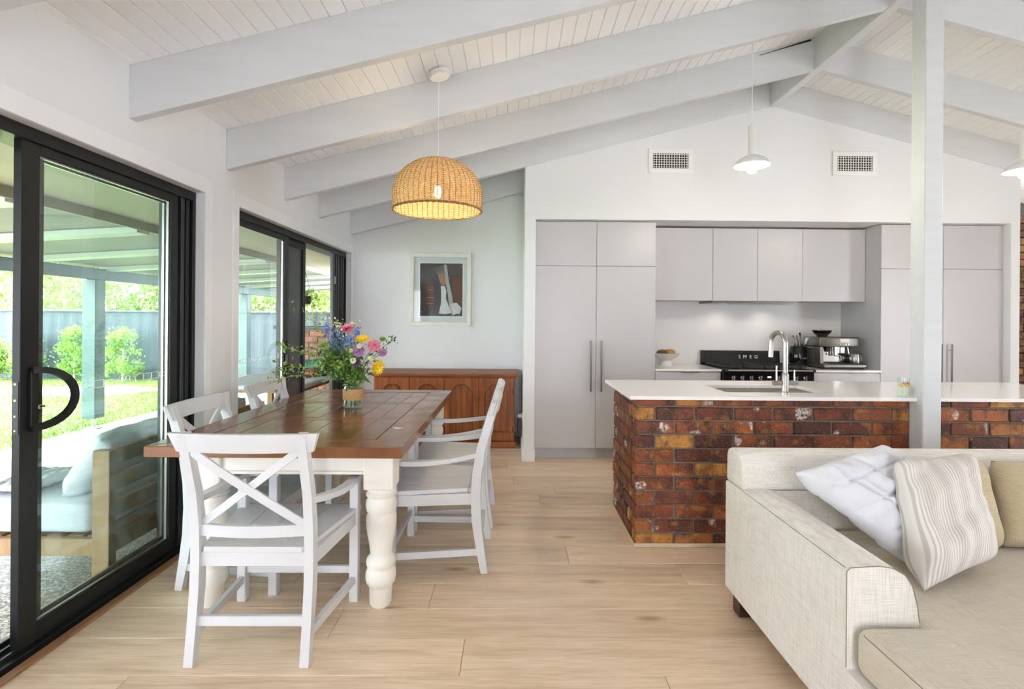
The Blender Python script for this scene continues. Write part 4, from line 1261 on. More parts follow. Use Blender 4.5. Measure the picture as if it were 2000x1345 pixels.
for k in range(nd):
    x0 = SX_0 + 0.015 + k * dw + 0.003; x1 = x0 + dw - 0.006
    z0, z1 = 0.085, 0.748
    st = 0.062
    xa, xb = x0 + st, x1 - st
    xm = (xa + xb) / 2
    r = (xb - xa) / 2 - 0.028
    bmd = B()
    # bottom rail, stiles, and the arched head as separate solids of one door frame
    box(bmd, x0, x1, SYF, SYF + 0.021, z0, z0 + 0.085, 0.0015)
    box(bmd, x0, xa, SYF, SYF + 0.021, z0 + 0.0852, z1, 0.0015); box(bmd, xb, x1, SYF, SYF + 0.021, z0 + 0.0852, z1, 0.0015)
    prism(bmd, [(xa, z1), (xa, 0.606), (xa + 0.028, 0.606)] + [(xm - r * math.cos(PI * i / 12), 0.606 + r * 0.80 * math.sin(PI * i / 12)) for i in range(1, 12)] + [(xb - 0.028, 0.606), (xb, 0.606), (xb, z1)], 'y', SYF, SYF + 0.021)
    dr = obj('door', bmd, M_side, sb)
    outl = [(xa, z0 + 0.087), (xa, 0.606), (xa + 0.028, 0.606)] + [(xm - r * math.cos(PI * i / 12), 0.606 + r * 0.80 * math.sin(PI * i / 12)) for i in range(1, 12)] + [(xb - 0.028, 0.606), (xb, 0.606), (xb, z0 + 0.087), (xa, z0 + 0.087)]
    obj('panel_mould', tube(B(), [(p[0], SYF - 0.0005, p[1]) for p in outl], 0.0045, 5), M_sided, dr, smooth=True)
    for q in range(4):
        w = (xb - xa) / 4
        boxo('panel_board', xa + q * w + 0.001, xa + (q + 1) * w - 0.001, SYF + 0.017, SYF + 0.0218, z0 + 0.085, 0.735, M_side, dr, 0.0025)
    kx = x0 + 0.03 if k % 2 == 1 or k == 3 else x1 - 0.03
    b_ = lathe(B(), [(0.008, 0), (0.009, 0.008), (0.017, 0.014), (0.018, 0.022), (0.010, 0.028)], (0, 0, 0), 16)
    bmesh.ops.rotate(b_, verts=b_.verts, cent=(0, 0, 0), matrix=Matrix.Rotation(PI / 2, 3, 'X'))
    bmesh.ops.translate(b_, verts=b_.verts, vec=(kx, SYF, 0.53))
    obj('knob', b_, M_side, dr, smooth=True)
    for z in (0.60, 0.2):
        hx = x1 - 0.004 if kx < xm else x0 + 0.004
        obj('hinge', tube(B(), [(hx, SYF - 0.003, z - 0.03), (hx, SYF - 0.003, z + 0.03)], 0.004, 8), M_mblack, dr)

# ---- framed print
pf = thing('framed_photo', 'whitewashed frame with a blurred wedding photograph on the alcove wall', 'picture', (-0.85, 6.2, 1.30))
PX0, PX1, PZ0, PZ1, PY = -1.215, -0.500, 1.296, 2.146, 6.178
fw = 0.046
for a, b_, c, d in ((PX0, PX1, PZ0, PZ0 + fw), (PX0, PX1, PZ1 - fw, PZ1), (PX0, PX0 + fw, PZ0 + fw, PZ1 - fw), (PX1 - fw, PX1, PZ0 + fw, PZ1 - fw)):
    boxo('frame_rail', a, b_, PY, 6.2185, c, d, M_frame, pf, 0.003)
boxo('mount', PX0 + fw, PX1 - fw, PY + 0.020, PY + 0.028, PZ0 + fw, PZ1 - fw, M_mount, pf)
ux0, ux1, uz0, uz1 = -1.098, -0.600, 1.410, 2.028
def pcol(name, c, var=0.25, sc_=9): return simple(name, c, 0.6, var=var, vscale=sc_, spec=0.2)
def photo_mat():
    t = NT('photo_garden')
    v = t.coord((1, 1, 1))
    f = t.noise(v, 9, 5, 0.65)
    c = t.ramp(f, [(0.35, (0.010, 0.009, 0.008)), (0.52, (0.030, 0.020, 0.016)), (0.66, (0.07, 0.035, 0.022)), (0.74, (0.05, 0.07, 0.03))])
    sp = t.noise(v, 46, 2)
    c = t.mix(t.ramp(sp, [(0.66, (0, 0, 0)), (0.72, (0.7, 0.7, 0.7))]), c, (0.45, 0.47, 0.44, 1))
    t.base(Base_Color=c, Roughness=0.5)
    return t.m
pr_ = boxo('photo_print', ux0, ux1, PY + 0.018, PY + 0.0199, uz0, uz1, photo_mat(), pf)
boxo('print_border', ux0 - 0.012, ux1 + 0.012, PY + 0.0192, PY + 0.0199, uz0 - 0.012, uz1 + 0.012, M_plast, pf)
def shape(name, pts, mat, lay):
    w, h = ux1 - ux0, uz1 - uz0
    q = [(ux0 + a * w, uz1 - b_ * h) for a, b_ in pts]
    obj(name, prism(B(), q, 'y', PY + 0.0175 - lay * 0.0005, PY + 0.018 - lay * 0.0005), mat, pr_)
m_br = pcol('photo_brick', (0.14, 0.05, 0.03)); m_suit = pcol('photo_suit', (0.035, 0.035, 0.042), 0.1); m_dress = pcol('photo_dress', (0.62, 0.63, 0.64), 0.08); m_skin = pcol('photo_skin', (0.30, 0.16, 0.10), 0.2); m_veil = pcol('photo_veil', (0.42, 0.43, 0.43), 0.15); m_line = pcol('photo_line', (0.30, 0.22, 0.19)); m_blur = pcol('photo_blur', (0.10, 0.09, 0.085), 0.5, 14)
for y in (0.42, 0.5, 0.58, 0.66, 0.74): shape('brick_band', [(0.14, y), (0.34, y), (0.34, y + 0.065), (0.14, y + 0.065)], m_br, 0)
for y in (0.495, 0.645, 0.752): shape('mortar_line', [(0.15, y), (0.33, y), (0.33, y + 0.012), (0.15, y + 0.012)], m_line, 1)
shape('fence_band', [(0.76, 0.26), (0.98, 0.20), (0.98, 0.80), (0.80, 0.70)], m_br, 0)
shape('suit', [(0.33, 0.22), (0.42, 0.20), (0.47, 0.34), (0.46, 0.6), (0.44, 0.9), (0.30, 0.94), (0.33, 0.6), (0.31, 0.36)], m_suit, 2)
shape('shoulder', [(0.40, 0.15), (0.56, 0.12), (0.62, 0.26), (0.60, 0.40), (0.52, 0.43), (0.44, 0.30)], m_skin, 3)
shape('blurred_head', [(0.36, 0.08), (0.50, 0.03), (0.62, 0.06), (0.64, 0.16), (0.54, 0.21), (0.38, 0.19)], m_blur, 4)
shape('dress', [(0.49, 0.43), (0.58, 0.43), (0.62, 0.52), (0.61, 0.66), (0.68, 0.82), (0.76, 0.94), (0.60, 0.96), (0.45, 0.95), (0.50, 0.74), (0.50, 0.56)], m_dress, 4)
shape('veil', [(0.56, 0.02), (0.62, 0.02), (0.68, 0.34), (0.76, 0.62), (0.78, 0.76), (0.86, 0.74), (0.98, 0.84), (0.95, 0.95), (0.84, 0.96), (0.78, 0.99), (0.69, 0.84), (0.66, 0.60), (0.60, 0.34)], m_veil, 5)
shape('train', [(0.72, 0.78), (0.80, 0.75), (0.86, 0.74), (0.97, 0.84), (0.94, 0.94), (0.84, 0.955), (0.79, 0.98)], m_dress, 6)
boxo('picture_glass', PX0 + fw, PX1 - fw, PY + 0.010, PY + 0.012, PZ0 + fw, PZ1 - fw, M_pglass, pf)

# ---- rattan pendant
RCX, RCY, RZ0, RZ1, RR = -0.490, 3.38, 2.066, 2.398, 0.279
zt = zc(-0.50)
rp = thing('rattan_pendant', 'large woven rattan dome pendant hanging over the dining table', 'pendant light', (RCX, RCY, RZ0))
bm = lathe(B(), [(0.066, -0.034), (0.066, -0.004)], (RCX, RCY, zt - 0.008), 28)
bmesh.ops.rotate(bm, verts=bm.verts, cent=(RCX, RCY, zt), matrix=Matrix.Rotation(-ANG, 3, 'Y'))
obj('ceiling_rose', bm, M_plast, rp, smooth=True, ang=0.6)
obj('cord', tube(B(), [(RCX, RCY, zt - 0.03), (RCX, RCY, 2.26)], 0.003, 8), M_plast, rp, smooth=True)
def rad(z):
    u = (z - RZ0) / (RZ1 - RZ0)
    if u < 0.25: return RR * (0.985 + 0.03 * math.sin(u / 0.25 * PI / 2))
    v = (u - 0.25) / 0.75
    return RR * 1.015 * math.sqrt(max(0.012, 1 - v ** 2.1))
NR = 48
bm = B()
nz = 48
zz = []
u = 0.0
for k in range(nz):
    zz.append(RZ0 + (RZ1 - RZ0) * (1 - (1 - k / nz) ** 1.0) * 0.995)
for k, z in enumerate(zz):                      # woven strands, over one rib and under the next
    seg = NR * 2
    ring = []
    r0 = rad(z); dz = 0.0025
    th = 0.0030
    for i in range(seg):
        a = 2 * PI * i / seg
        w = 0.0042 * (1 if ((i // 1 + 2 * k) % 4) in (0, 3) else -1) * (1 if i % 2 == 0 else 0.3)
        r = r0 + w * min(1.0, r0 / 0.1)
        zz_ = z + 0.0008 * math.sin(7 * a + k)
        ring.append([bm.verts.new((RCX + (r + dr_) * math.cos(a), RCY + (r + dr_) * math.sin(a), zz_ + dzz)) for dr_, dzz in ((th / 2, 0.0), (0, dz), (-th / 2, 0.0), (0, -dz))])
    for i in range(seg):
        a_, b2 = ring[i], ring[(i + 1) % seg]
        for q in range(4): bm.faces.new((a_[q], a_[(q + 1) % 4], b2[(q + 1) % 4], b2[q]))
shade = obj('shade', bm, M_rattan, rp, smooth=True, ang=1.2)
shade['kind'] = 'stuff'
M_rib2 = simple('rattan_rib', (0.26, 0.14, 0.045), 0.5, var=0.25, vscale=30)
bm = B()
for i in range(NR):
    a = 2 * PI * (i + 0.0) / NR
    tube(bm, [(RCX + rad(z) * math.cos(a), RCY + rad(z) * math.sin(a), z) for z in [RZ0 + (RZ1 - RZ0) * q / 10 for q in range(11)]], 0.0034, 4, cap=False)
rbs = obj('ribs', bm, M_rib2, shade, smooth=True); rbs['kind'] = 'stuff'
bm = B()
for j in range(2):
    pts = []
    for i in range(121):
        a = 2 * PI * i / 120
        pts.append((RCX + (RR * 1.0 + 0.004 * math.cos(24 * a + PI * j)) * math.cos(a), RCY + (RR * 1.0 + 0.004 * math.cos(24 * a + PI * j)) * math.sin(a), RZ0 + 0.0045 * math.sin(24 * a + PI * j)))
    tube(bm, pts, 0.0045, 6, cap=False)
obj('braided_rim', bm, M_rib2, shade, smooth=True)
obj('socket', lathe(B(), [(0.012, 0.05), (0.020, 0.045), (0.020, 0.0)], (RCX, RCY, 2.222), 16), M_plast, rp, smooth=True)
obj('bulb', lathe(B(), [(0.006, 0.0), (0.016, 0.012), (0.021, 0.035), (0.018, 0.06), (0.012, 0.075)], (RCX, RCY, 2.145), 16), M_bulb, rp, smooth=True)
lamp('rattan_bulb_light', 'POINT', (0, 0, 2.17 - RZ0), 34, (1.0, 0.78, 0.46), rp, shadow_soft_size=0.022)

# ---- white kitchen pendants
def kpendant(x, y, zb, label, full):
    t = thing('white_pendant', label, 'pendant light', (x, y, zb), group='white pendants over the island')
    zt_ = zc(x)
    obj('cord', tube(B(), [(x, y, zb + 0.32), (x, y, zt_ - 0.01)], 0.0028, 8), M_plast, t, smooth=True)
    bm_ = lathe(B(), [(0.05, -0.028), (0.05, -0.004)], (x, y, zt_), 20)
    bmesh.ops.rotate(bm_, verts=bm_.verts, cent=(x, y, zt_), matrix=Matrix.Rotation(-ANG if x < XR else ANG, 3, 'Y'))
    obj('ceiling_rose', bm_, M_plast, t, smooth=True)
    obj('stem', lathe(B(), [(0.0265, 0.112), (0.0265, 0.318), (0.024, 0.322), (0.004, 0.324)], (x, y, zb), 24), M_plast, t, smooth=True)
    obj('shade', lathe(B(), [(0.030, 0.112), (0.055, 0.103), (0.088, 0.084), (0.110, 0.062), (0.121, 0.040), (0.119, 0.038), (0.106, 0.058), (0.084, 0.079), (0.05, 0.096), (0.0, 0.101)], (x, y, zb), 36, cap=False), M_plast, t, smooth=True)
    obj('bulb', lathe(B(), [(0.004, -0.018), (0.026, -0.008), (0.038, 0.018), (0.032, 0.05), (0.018, 0.085), (0.016, 0.098)], (x, y, zb), 24), M_kbulb, t, smooth=True)
    lamp('pendant_light', 'POINT', (0, 0, -0.03), 8.5, (1.0, 0.92, 0.80), t, shadow_soft_size=0.04)
kpendant(1.672, 3.70, 2.432, 'small white metal pendant with lit bulb over the sink', True)
kpendant(3.612, 3.70, 2.415, 'small white metal pendant with lit bulb right of the post', False)

# ---- bouquet in a jar
VX, VY, VZ = -1.055, 3.50, TT + 0.0005
vs_t = thing('flower_vase', 'glass jar of mixed flowers wrapped in burlap on the table', 'flower vase', (VX, VY, VZ))
obj('jar', lathe(B(), [(0.0, 0.0), (0.056, 0.0), (0.062, 0.008), (0.062, 0.125), (0.054, 0.148), (0.046, 0.158), (0.046, 0.182), (0.049, 0.184), (0.043, 0.182), (0.043, 0.158), (0.058, 0.125), (0.058, 0.010), (0.0, 0.006)], (VX, VY, VZ), 36, cap=False), M_jar, vs_t, smooth=True)
obj('water', lathe(B(), [(0.0, 0.0065), (0.056, 0.0105), (0.0565, 0.10), (0.0, 0.1005)], (VX, VY, VZ), 30, cap=False), M_water, vs_t, smooth=True)
bm = B(); seg = 60; rings = []
for (r, z, s_) in ((0.0645, 0.052, 1), (0.0665, 0.068, 0), (0.0665, 0.108, 0), (0.0655, 0.124, 1)):
    rings.append([bm.verts.new((VX + (r + 0.0012 * math.sin(5 * i)) * math.cos(2 * PI * i / seg), VY + (r + 0.0012 * math.sin(5 * i)) * math.sin(2 * PI * i / seg), VZ + z + s_ * 0.0025 * math.sin(i * 2.7))) for i in range(seg)])
for a, b_ in zip(rings, rings[1:]):
    for i in range(seg): bm.faces.new((a[i], a[(i + 1) % seg], b_[(i + 1) % seg], b_[i]))
obj('burlap_wrap', bm, M_jute, vs_t, smooth=True)
rf = random.Random(21)
neck = Vector((VX, VY, VZ + 0.17))
def P3(px, pz, dy=0.0): return Vector((px, VY + dy, pz))
stems = B()
def stem(tip, r=0.0022):
    tip = Vector(tip)
    base = Vector((VX + rf.uniform(-0.03, 0.03), VY + rf.uniform(-0.03, 0.03), VZ + 0.012))
    nk = neck + Vector((rf.uniform(-0.025, 0.025), rf.uniform(-0.025, 0.025), 0))
    mid = nk.lerp(tip, 0.5) + Vector((0, 0, 0.02))
    tube(stems, [base, nk, mid, tip], r, 5, cap=False)
def daisy(c, d, R, m, n=18):
    """ray flower facing d: own petals and a centre"""
    c = Vector(c); d = Vector(d).normalized()
    s = d.orthogonal().normalized(); u_ = d.cross(s)
    bm_ = B()
    for ring_, (rr, lift, nn) in enumerate(((R, 0.15, n), (R * 0.75, 0.5, n - 4))):
        for k in range(nn):
            a = 2 * PI * (k + 0.5 * ring_) / nn
            e = s * math.cos(a) + u_ * math.sin(a); w = d.cross(e) * rr * 0.13
            b0 = c + e * rr * 0.12; mid = c + e * rr * 0.6 + d * rr * lift * 0.5; tp_ = c + e * rr + d * rr * lift
            q = [bm_.verts.new(p) for p in (b0 - w * 0.5, b0 + w * 0.5, mid + w, tp_, mid - w)]
            bm_.faces.new(q)
    bmesh.ops.create_icosphere(bm_, subdivisions=1, radius=R * 0.2, matrix=Matrix.Translation(c + d * R * 0.08))
    obj('flower_head', bm_, m, vs_t)
    stem(c - d * R * 0.1)
def bloom(c, d, R, m, layers=5):
    """many-petalled rounded flower"""
    c = Vector(c); d = Vector(d).normalized()
    s = d.orthogonal().normalized(); u_ = d.cross(s)
    bm_ = B()
    for l in range(layers):
        el = 0.15 + 1.2 * l / layers; nn = max(5, 13 - 2 * l)
        for k in range(nn):
            a = 2 * PI * (k + 0.37 * l) / nn + rf.uniform(-0.1, 0.1)
            e = s * math.cos(a) + u_ * math.sin(a); t_ = d.cross(e)
            dirv = e * math.cos(el) + d * math.sin(el)
            rr = R * (1 - 0.09 * l); w = t_ * rr * 0.30
            b0 = c + dirv * rr * 0.1
            q = [bm_.verts.new(p) for p in (b0 - w * 0.4, b0 + w * 0.4, c + dirv * rr * 0.7 + w, c + dirv * rr * rf.uniform(0.92, 1.05), c + dirv * rr * 0.7 - w)]
            bm_.faces.new(q)
    obj('flower_head', bm_, m, vs_t)
    stem(c)
def spike(base, tip, m, n=26, R=0.02):
    base, tip = Vector(base), Vector(tip)
    bm_ = B()
    cs = [base.lerp(tip, rf.random()) + Vector((rf.gauss(0, R * 0.6), rf.gauss(0, R * 0.6), rf.gauss(0, R * 0.5))) for _ in range(n)]
    leaves(bm_, cs, 0.020, rf, 0.9, 0.4)
    leaves(bm_, cs, 0.018, rf, 0.9, 0.4)
    obj('flower_spike', bm_, m, vs_t)
    stem(base)
toC = Vector((0.25, -1, 0.25))
bloom(P3(-1.09, 1.300, -0.03), (0.05, -0.6, 0.9), 0.050, M_pink, 6)
bloom(P3(-0.915, 1.195, -0.03), (0.35, -1, 0.3), 0.045, M_pink, 6)
daisy(P3(-0.985, 1.236, -0.05), (0.1, -0.5, 1.0), 0.055, M_yell)
daisy(P3(-0.885, 1.055, -0.05), (0.9, -0.6, -0.15), 0.060, M_yell)
bloom(P3(-1.005, 1.160, -0.06), (0, -1, 0.3), 0.042, M_lilac)
bloom(P3(-0.862, 1.150, -0.02), (0.4, -0.8, 0.5), 0.034, M_lilac)
bloom(P3(-1.025, 1.085, -0.06), (0.2, -1, 0.4), 0.032, M_purp)
bloom(P3(-0.995, 1.195, -0.08), (0.2, -1, 0.3), 0.020, M_cream, 4)
bloom(P3(-1.045, 1.165, -0.09), (0, -1, 0.5), 0.016, M_cream, 4)
bloom(P3(-0.925, 1.115, -0.06), (0.2, -1, 0.2), 0.020, M_cream, 4)
bloom(P3(-1.235, 1.195, -0.06), (0, -1, 0.5), 0.030, M_leafl, 4)
bloom(P3(-0.865, 1.235, 0.0), (0.3, -0.6, 0.7), 0.024, M_leafl, 4)
bloom(P3(-1.03, 1.10, -0.09), (0, -1, 0.3), 0.022, M_cream, 4)
for (x0, z0, x1, z1, dy) in ((-1.20, 1.20, -1.245, 1.33, 0.0), (-1.14, 1.19, -1.165, 1.30, -0.02), (-1.10, 1.17, -1.115, 1.27, -0.04), (-1.04, 1.22, -1.035, 1.32, 0.02), (-1.17, 1.16, -1.195, 1.26, -0.05), (-1.06, 1.20, -1.07, 1.25, -0.06)):
    spike((x0, VY + dy, z0), (x1, VY + dy, z1), M_blue, 24, 0.020)
for (x, z, dy) in ((-1.17, 1.34, 0.0), (-1.12, 1.33, 0.02), (-1.20, 1.31, 0.03), (-1.14, 1.29, -0.04), (-1.06, 1.335, 0.03), (-1.25, 1.36, 0.04), (-1.09, 1.25, -0.06)):
    bm_ = B(); cs = [Vector((x + rf.gauss(0, 0.018), VY + dy + rf.gauss(0, 0.018), z + rf.gauss(0, 0.014))) for _ in range(16)]
    leaves(bm_, cs, 0.018, rf, 0.6, 0.3)
    obj('filler_flower', bm_, M_cream, vs_t)['kind'] = 'stuff'
    stem((x, VY + dy, z))
# long leafy sprays, one branch each
def spray(pts, m, n, size, spread):
    bm_ = B(); P_ = [Vector(p) for p in pts]
    tube(bm_, P_, 0.0018, 4, cap=False)
    cs = []
    for _ in range(n):
        u_ = rf.random() * (len(P_) - 1); i = int(u_); c_ = P_[i].lerp(P_[i + 1], u_ - i)
        cs.append(c_ + Vector((rf.gauss(0, spread), rf.gauss(0, spread), rf.gauss(0, spread))))
    leaves(bm_, cs, size, rf, 0.55, 0.3, 0.6)
    obj('leafy_spray', bm_, m, vs_t)
nk = tuple(neck)
spray([nk, (-1.25, VY - 0.05, 1.10), (-1.42, VY - 0.08, 1.17), (-1.53, VY - 0.08, 1.19)], M_leafl, 60, 0.028, 0.016)
spray([nk, (-1.26, VY - 0.08, 1.05), (-1.44, VY - 0.10, 1.06), (-1.56, VY - 0.10, 1.04)], M_leafl, 70, 0.028, 0.018)
spray([nk, (-1.24, VY - 0.06, 1.02), (-1.42, VY - 0.12, 1.00), (-1.56, VY - 0.14, 0.95)], M_leafl, 60, 0.026, 0.016)
spray([nk, (-1.20, VY, 1.15), (-1.30, VY + 0.02, 1.30), (-1.38, VY + 0.03, 1.42)], M_leafl, 50, 0.024, 0.014)
spray([nk, (-1.10, VY, 1.2), (-1.18, VY + 0.02, 1.36)], M_leafl, 40, 0.022, 0.014)
spray([nk, (-0.95, VY, 1.10), (-0.84, VY, 1.20), (-0.80, VY, 1.23)], M_leafb, 50, 0.026, 0.016)
spray([nk, (-1.0, VY - 0.05, 1.02), (-0.93, VY - 0.06, 1.02)], M_leafb, 30, 0.03, 0.012)
for k in range(16):
    a = rf.uniform(-PI, PI); R_ = rf.uniform(0.05, 0.16)
    tip = (VX + R_ * math.cos(a) - 0.07, VY + 0.7 * R_ * math.sin(a), rf.uniform(1.04, 1.24))
    md = (VX + 0.5 * R_ * math.cos(a) - 0.03, VY + 0.35 * R_ * math.sin(a), 1.03)
    spray([nk, md, tip], M_leafb if k % 3 else M_leafl, 75, 0.030, 0.030)
for k in range(12):
    ex = rf.uniform(-1.36, -1.14); ez = rf.uniform(0.99, 1.16)
    spray([nk, ((VX + ex) / 2, VY - 0.04, ez - 0.02), (ex, VY + rf.uniform(-0.12, 0.04), ez)], M_leafb if k % 2 else M_leafl, 55, 0.030, 0.026)
bm_ = B(); q = [bm_.verts.new(p) for p in ((VX + 0.03, VY - 0.03, VZ + 0.205), (VX + 0.075, VY - 0.055, VZ + 0.235), (VX + 0.135, VY - 0.06, VZ + 0.165), (VX + 0.085, VY - 0.05, VZ + 0.185))]
bm_.faces.new((q[0], q[1], q[2])); bm_.faces.new((q[0], q[2], q[3]))
obj('broad_leaf', bm_, M_leafb, vs_t)
obj('stems', stems, M_stem, vs_t, smooth=True)
# ================================================================== sofa and cushions
sf = thing('sofa', 'deep beige linen sofa with sloping arm and chaise seat', 'sofa', (2.3, 1.7, 0))
SXL, SXR = 1.03, 4.1
arm = prism(B(), [(SXL, 0.105), (SXL, 0.602), (SXL + 0.004, 0.611), (SXL + 0.014, 0.616), (1.13, 0.622), (1.175, 0.615), (1.212, 0.594), (1.235, 0.560), (1.25, 0.505), (1.257, 0.44), (1.258, 0.105)], 'y', 1.612, 2.36)
obj('arm', arm, M_sofa, sf, smooth=True, ang=0.7)
obj('arm_rear', prism(B(), [(2.36, 0.105), (2.521, 0.105), (2.529, 0.113), (2.530, 0.602), (2.520, 0.612), (2.36, 0.612)], 'x', SXL, 1.258), M_sofa, sf)
obj('base_front', box(B(), SXL, SXR, 0.35, 1.612, 0.105, 0.3045), M_sofa, sf)
obj('base_rear', box(B(), 1.258, SXR, 1.612, 2.525, 0.105, 0.3045), M_sofa, sf)
bk_ = prism(B(), [(2.352, 0.634), (2.362, 0.72), (2.385, 0.762), (2.42, 0.776), (2.49, 0.776), (2.520, 0.762), (2.532, 0.735), (2.534, 0.6135), (2.36, 0.6135)], 'x', SXL + 0.004, SXR, 0.008)
obj('back_roll', bk_, M_sofa, sf, smooth=True, ang=0.7)
boxo('back_panel', 1.2585, SXR, 2.362, 2.525, 0.305, 0.613, M_sofa, sf)
def lsh(z0, z1, bev):
    bm = B()
    out = [(1.044, 0.42), (3.6, 0.42), (3.6, 2.345), (1.262, 2.345), (1.262, 1.603), (1.044, 1.603)]
    prism(bm, out, 'z', z0, z1)
    es = [e for e in bm.edges]
    bmesh.ops.bevel(bm, geom=es, offset=bev, segments=4, profile=0.5, affect='EDGES')
    return bm
cu = obj('seat_cushion', lsh(0.306, 0.452, 0.040), M_sofat, sf, smooth=True, ang=1.0)
M_seam = simple('seam_thread', (0.27, 0.23, 0.17), 0.9)
zs = 0.437
obj('piping', tube(B(), [(1.053, 0.45, zs), (1.053, 1.56, zs), (1.066, 1.588, zs), (1.09, 1.596, zs), (1.24, 1.596, zs)], 0.0015, 5), M_seam, cu, smooth=True)
arm_pts = [(SXL + 0.001, 1.611, 0.31), (SXL + 0.001, 1.611, 0.606), (SXL + 0.012, 1.611, 0.6165), (1.13, 1.611, 0.6225), (1.175, 1.611, 0.6155), (1.212, 1.611, 0.5945), (1.2355, 1.611, 0.560), (1.2505, 1.611, 0.505), (1.2575, 1.611, 0.45)]
obj('arm_seam', tube(B(), arm_pts, 0.0016, 5), M_seam, sf, smooth=True)
obj('arm_top_seam', tube(B(), [(SXL + 0.005, 1.625, 0.6115), (SXL + 0.005, 2.36, 0.6115)], 0.0014, 5), M_seam, sf, smooth=True)
for (x, y) in ((1.055, 2.43), (1.055, 0.40), (3.98, 2.43), (3.98, 0.40)):
    boxo('foot', x, x + 0.07, y, y + 0.07, 0.001, 0.1045, M_brownfoot, sf, 0.004)

p1 = pillow([(1.137, 2.12, 0.762), (1.579, 2.24, 0.85), (1.90, 2.12, 0.63), (1.475, 1.95, 0.475)], 0.17, 60, 0.032, 3, 6.0, 0.015, 4)
pl1 = obj('quilted_pillow', p1, M_lilacw, smooth=True, ang=3)
tag(pl1, 'white lilac quilted pillow leaning against the sofa arm', 'pillow')
p2 = pillow([(1.486, 2.03, 0.835), (1.80, 2.10, 0.85), (1.775, 1.93, 0.50), (1.385, 1.76, 0.468)], 0.17, 48, 0.034, 9, 5.0, 0.015)
# inner flange along the open end
tag(obj('striped_pillow', p2, M_strip, smooth=True, ang=3), 'cream and grey striped pillow in front of the quilted one', 'pillow')
p3 = pillow([(1.753, 2.275, 0.782), (2.055, 2.30, 0.766), (1.992, 2.13, 0.455), (1.675, 2.07, 0.462)], 0.14, 30, 0.012, 5, 4.0, 0.01)
tag(obj('tan_cushion', p3, M_tan, smooth=True, ang=3), 'tan back cushion tucked behind the striped pillow', 'cushion', group='tan back cushions of the sofa')
p4 = pillow([(2.094, 2.285, 0.772), (2.641, 2.285, 0.768), (2.50, 2.13, 0.455), (2.00, 2.13, 0.462)], 0.17, 30, 0.014, 8, 4.0, 0.0)
tag(obj('tan_cushion', p4, M_tan, smooth=True, ang=3), 'tan back cushion cut off by the frame edge on the sofa', 'cushion', group='tan back cushions of the sofa')
# ================================================================== outdoors
GZ = -0.08
tag(boxo('patio', -5.52, -2.02, -4.0, 24.0, -0.16, GZ, M_agg), 'grey exposed aggregate patio outside the sliding doors', 'patio', kind='structure')
tag(boxo('lawn', -24.0, -5.52, -4.0, 12.75, -0.30, -0.125, M_lawn), 'bright mown lawn between the patio and the fence', 'lawn', kind='structure')
tag(boxo('ground_beyond', -40.0, 4.0, 12.9, 45.0, -0.40, -0.2, M_lawn), 'rough grass beyond the steel fence', 'ground', kind='structure')
tag(obj('sand_patch', prism(B(), [(-10.2, 10.3), (-8.8, 9.9), (-7.6, 10.2), (-7.2, 11.0), (-8.4, 11.6), (-9.9, 11.3)], 'z', -0.1245, -0.121), M_gravel), 'pale bare sandy patch in the lawn near the fence', 'sand')
rgz = random.Random(5)
bm = B()
for _ in range(52000):
    y = 4.2 + (12.7 - 4.2) * rgz.random() ** 1.3
    x = -5.53 - rgz.random() ** 1.25 * 7.5
    if -10.0 < x < -7.4 and 10.2 < y < 11.3 and rgz.random() < 0.85: continue
    h = rgz.uniform(0.018, 0.045); a = rgz.uniform(0, 2 * PI); w = 0.007
    lx, ly = rgz.gauss(0, 0.014), rgz.gauss(0, 0.014)
    v0 = bm.verts.new((x - w * math.cos(a), y - w * math.sin(a), -0.126)); v1 = bm.verts.new((x + w * math.cos(a), y + w * math.sin(a), -0.126))
    v2 = bm.verts.new((x + lx, y + ly, -0.125 + h)); bm.faces.new((v0, v1, v2))
tag(obj('grass', bm, M_grass), 'short bright green blades covering the lawn', 'grass', kind='stuff')

# eave and house wall
tag(boxo('eave_soffit', -3.27, -2.10, -3.2, 6.34, 2.205, 2.225, M_soff), 'olive painted eave lining above the sliding doors', 'eave', kind='structure')
tag(boxo('eave_soffit_end', -3.27, -2.19, 6.34, 12.0, 2.205, 2.225, M_soff), 'olive painted eave lining beyond the alcove', 'eave', kind='structure')
tag(boxo('fascia', -3.30, -3.27, -3.2, 12.0, 2.135, 2.36, M_soff), 'olive fascia board along the edge of the eave', 'fascia', kind='structure')
tag(boxo('house_roof', -3.27, -1.9, -3.2, 12.0, 2.36, 2.42, M_teal), 'dark roof edge over the eave', 'roof', kind='structure')

def brick_stack(t, x0, x1, y, z0, rows, mats, depth=0.11, axis='x', odd=0):
    for c in range(rows):
        z = z0 + c * CH + 0.0385
        x = x0; first = True
        while x < x1 - 0.03:
            kind = 'half' if first and (c + odd) % 2 else 'full'
            L = 0.1105 if kind == 'half' else 0.2305
            if x + L > x1 + 0.012: kind, L = 'half', 0.1105
            loc = (x + L / 2, y, z) if axis == 'x' else (y, x + L / 2, z)
            inst('brick', mats[(kind, rb.randrange(4))], t, loc, (0, 0, 0 if axis == 'x' else PI / 2))
            x += L + 0.011; first = False
BM2 = brick_meshes(M_brick2)
hw = thing('wall_outside', 'brown brick outer wall at the far end of the alcove door', 'wall', (-2.13, 6.8, GZ), kind='structure')
boxo('wall_core', -2.17, -2.035, 6.36, 8.8, GZ, 2.2, M_mortar, hw)
brick_stack(hw, -2.185, -2.04, 6.398, GZ, 26, {k: v for k, v in BM2.items()}, odd=1)
brick_stack(hw, 6.46, 7.3, -2.13, GZ, 26, BM2, axis='y')
brick_stack(wall_far, 4.972, 6.9, 6.245, 0.0, 31, BM2)
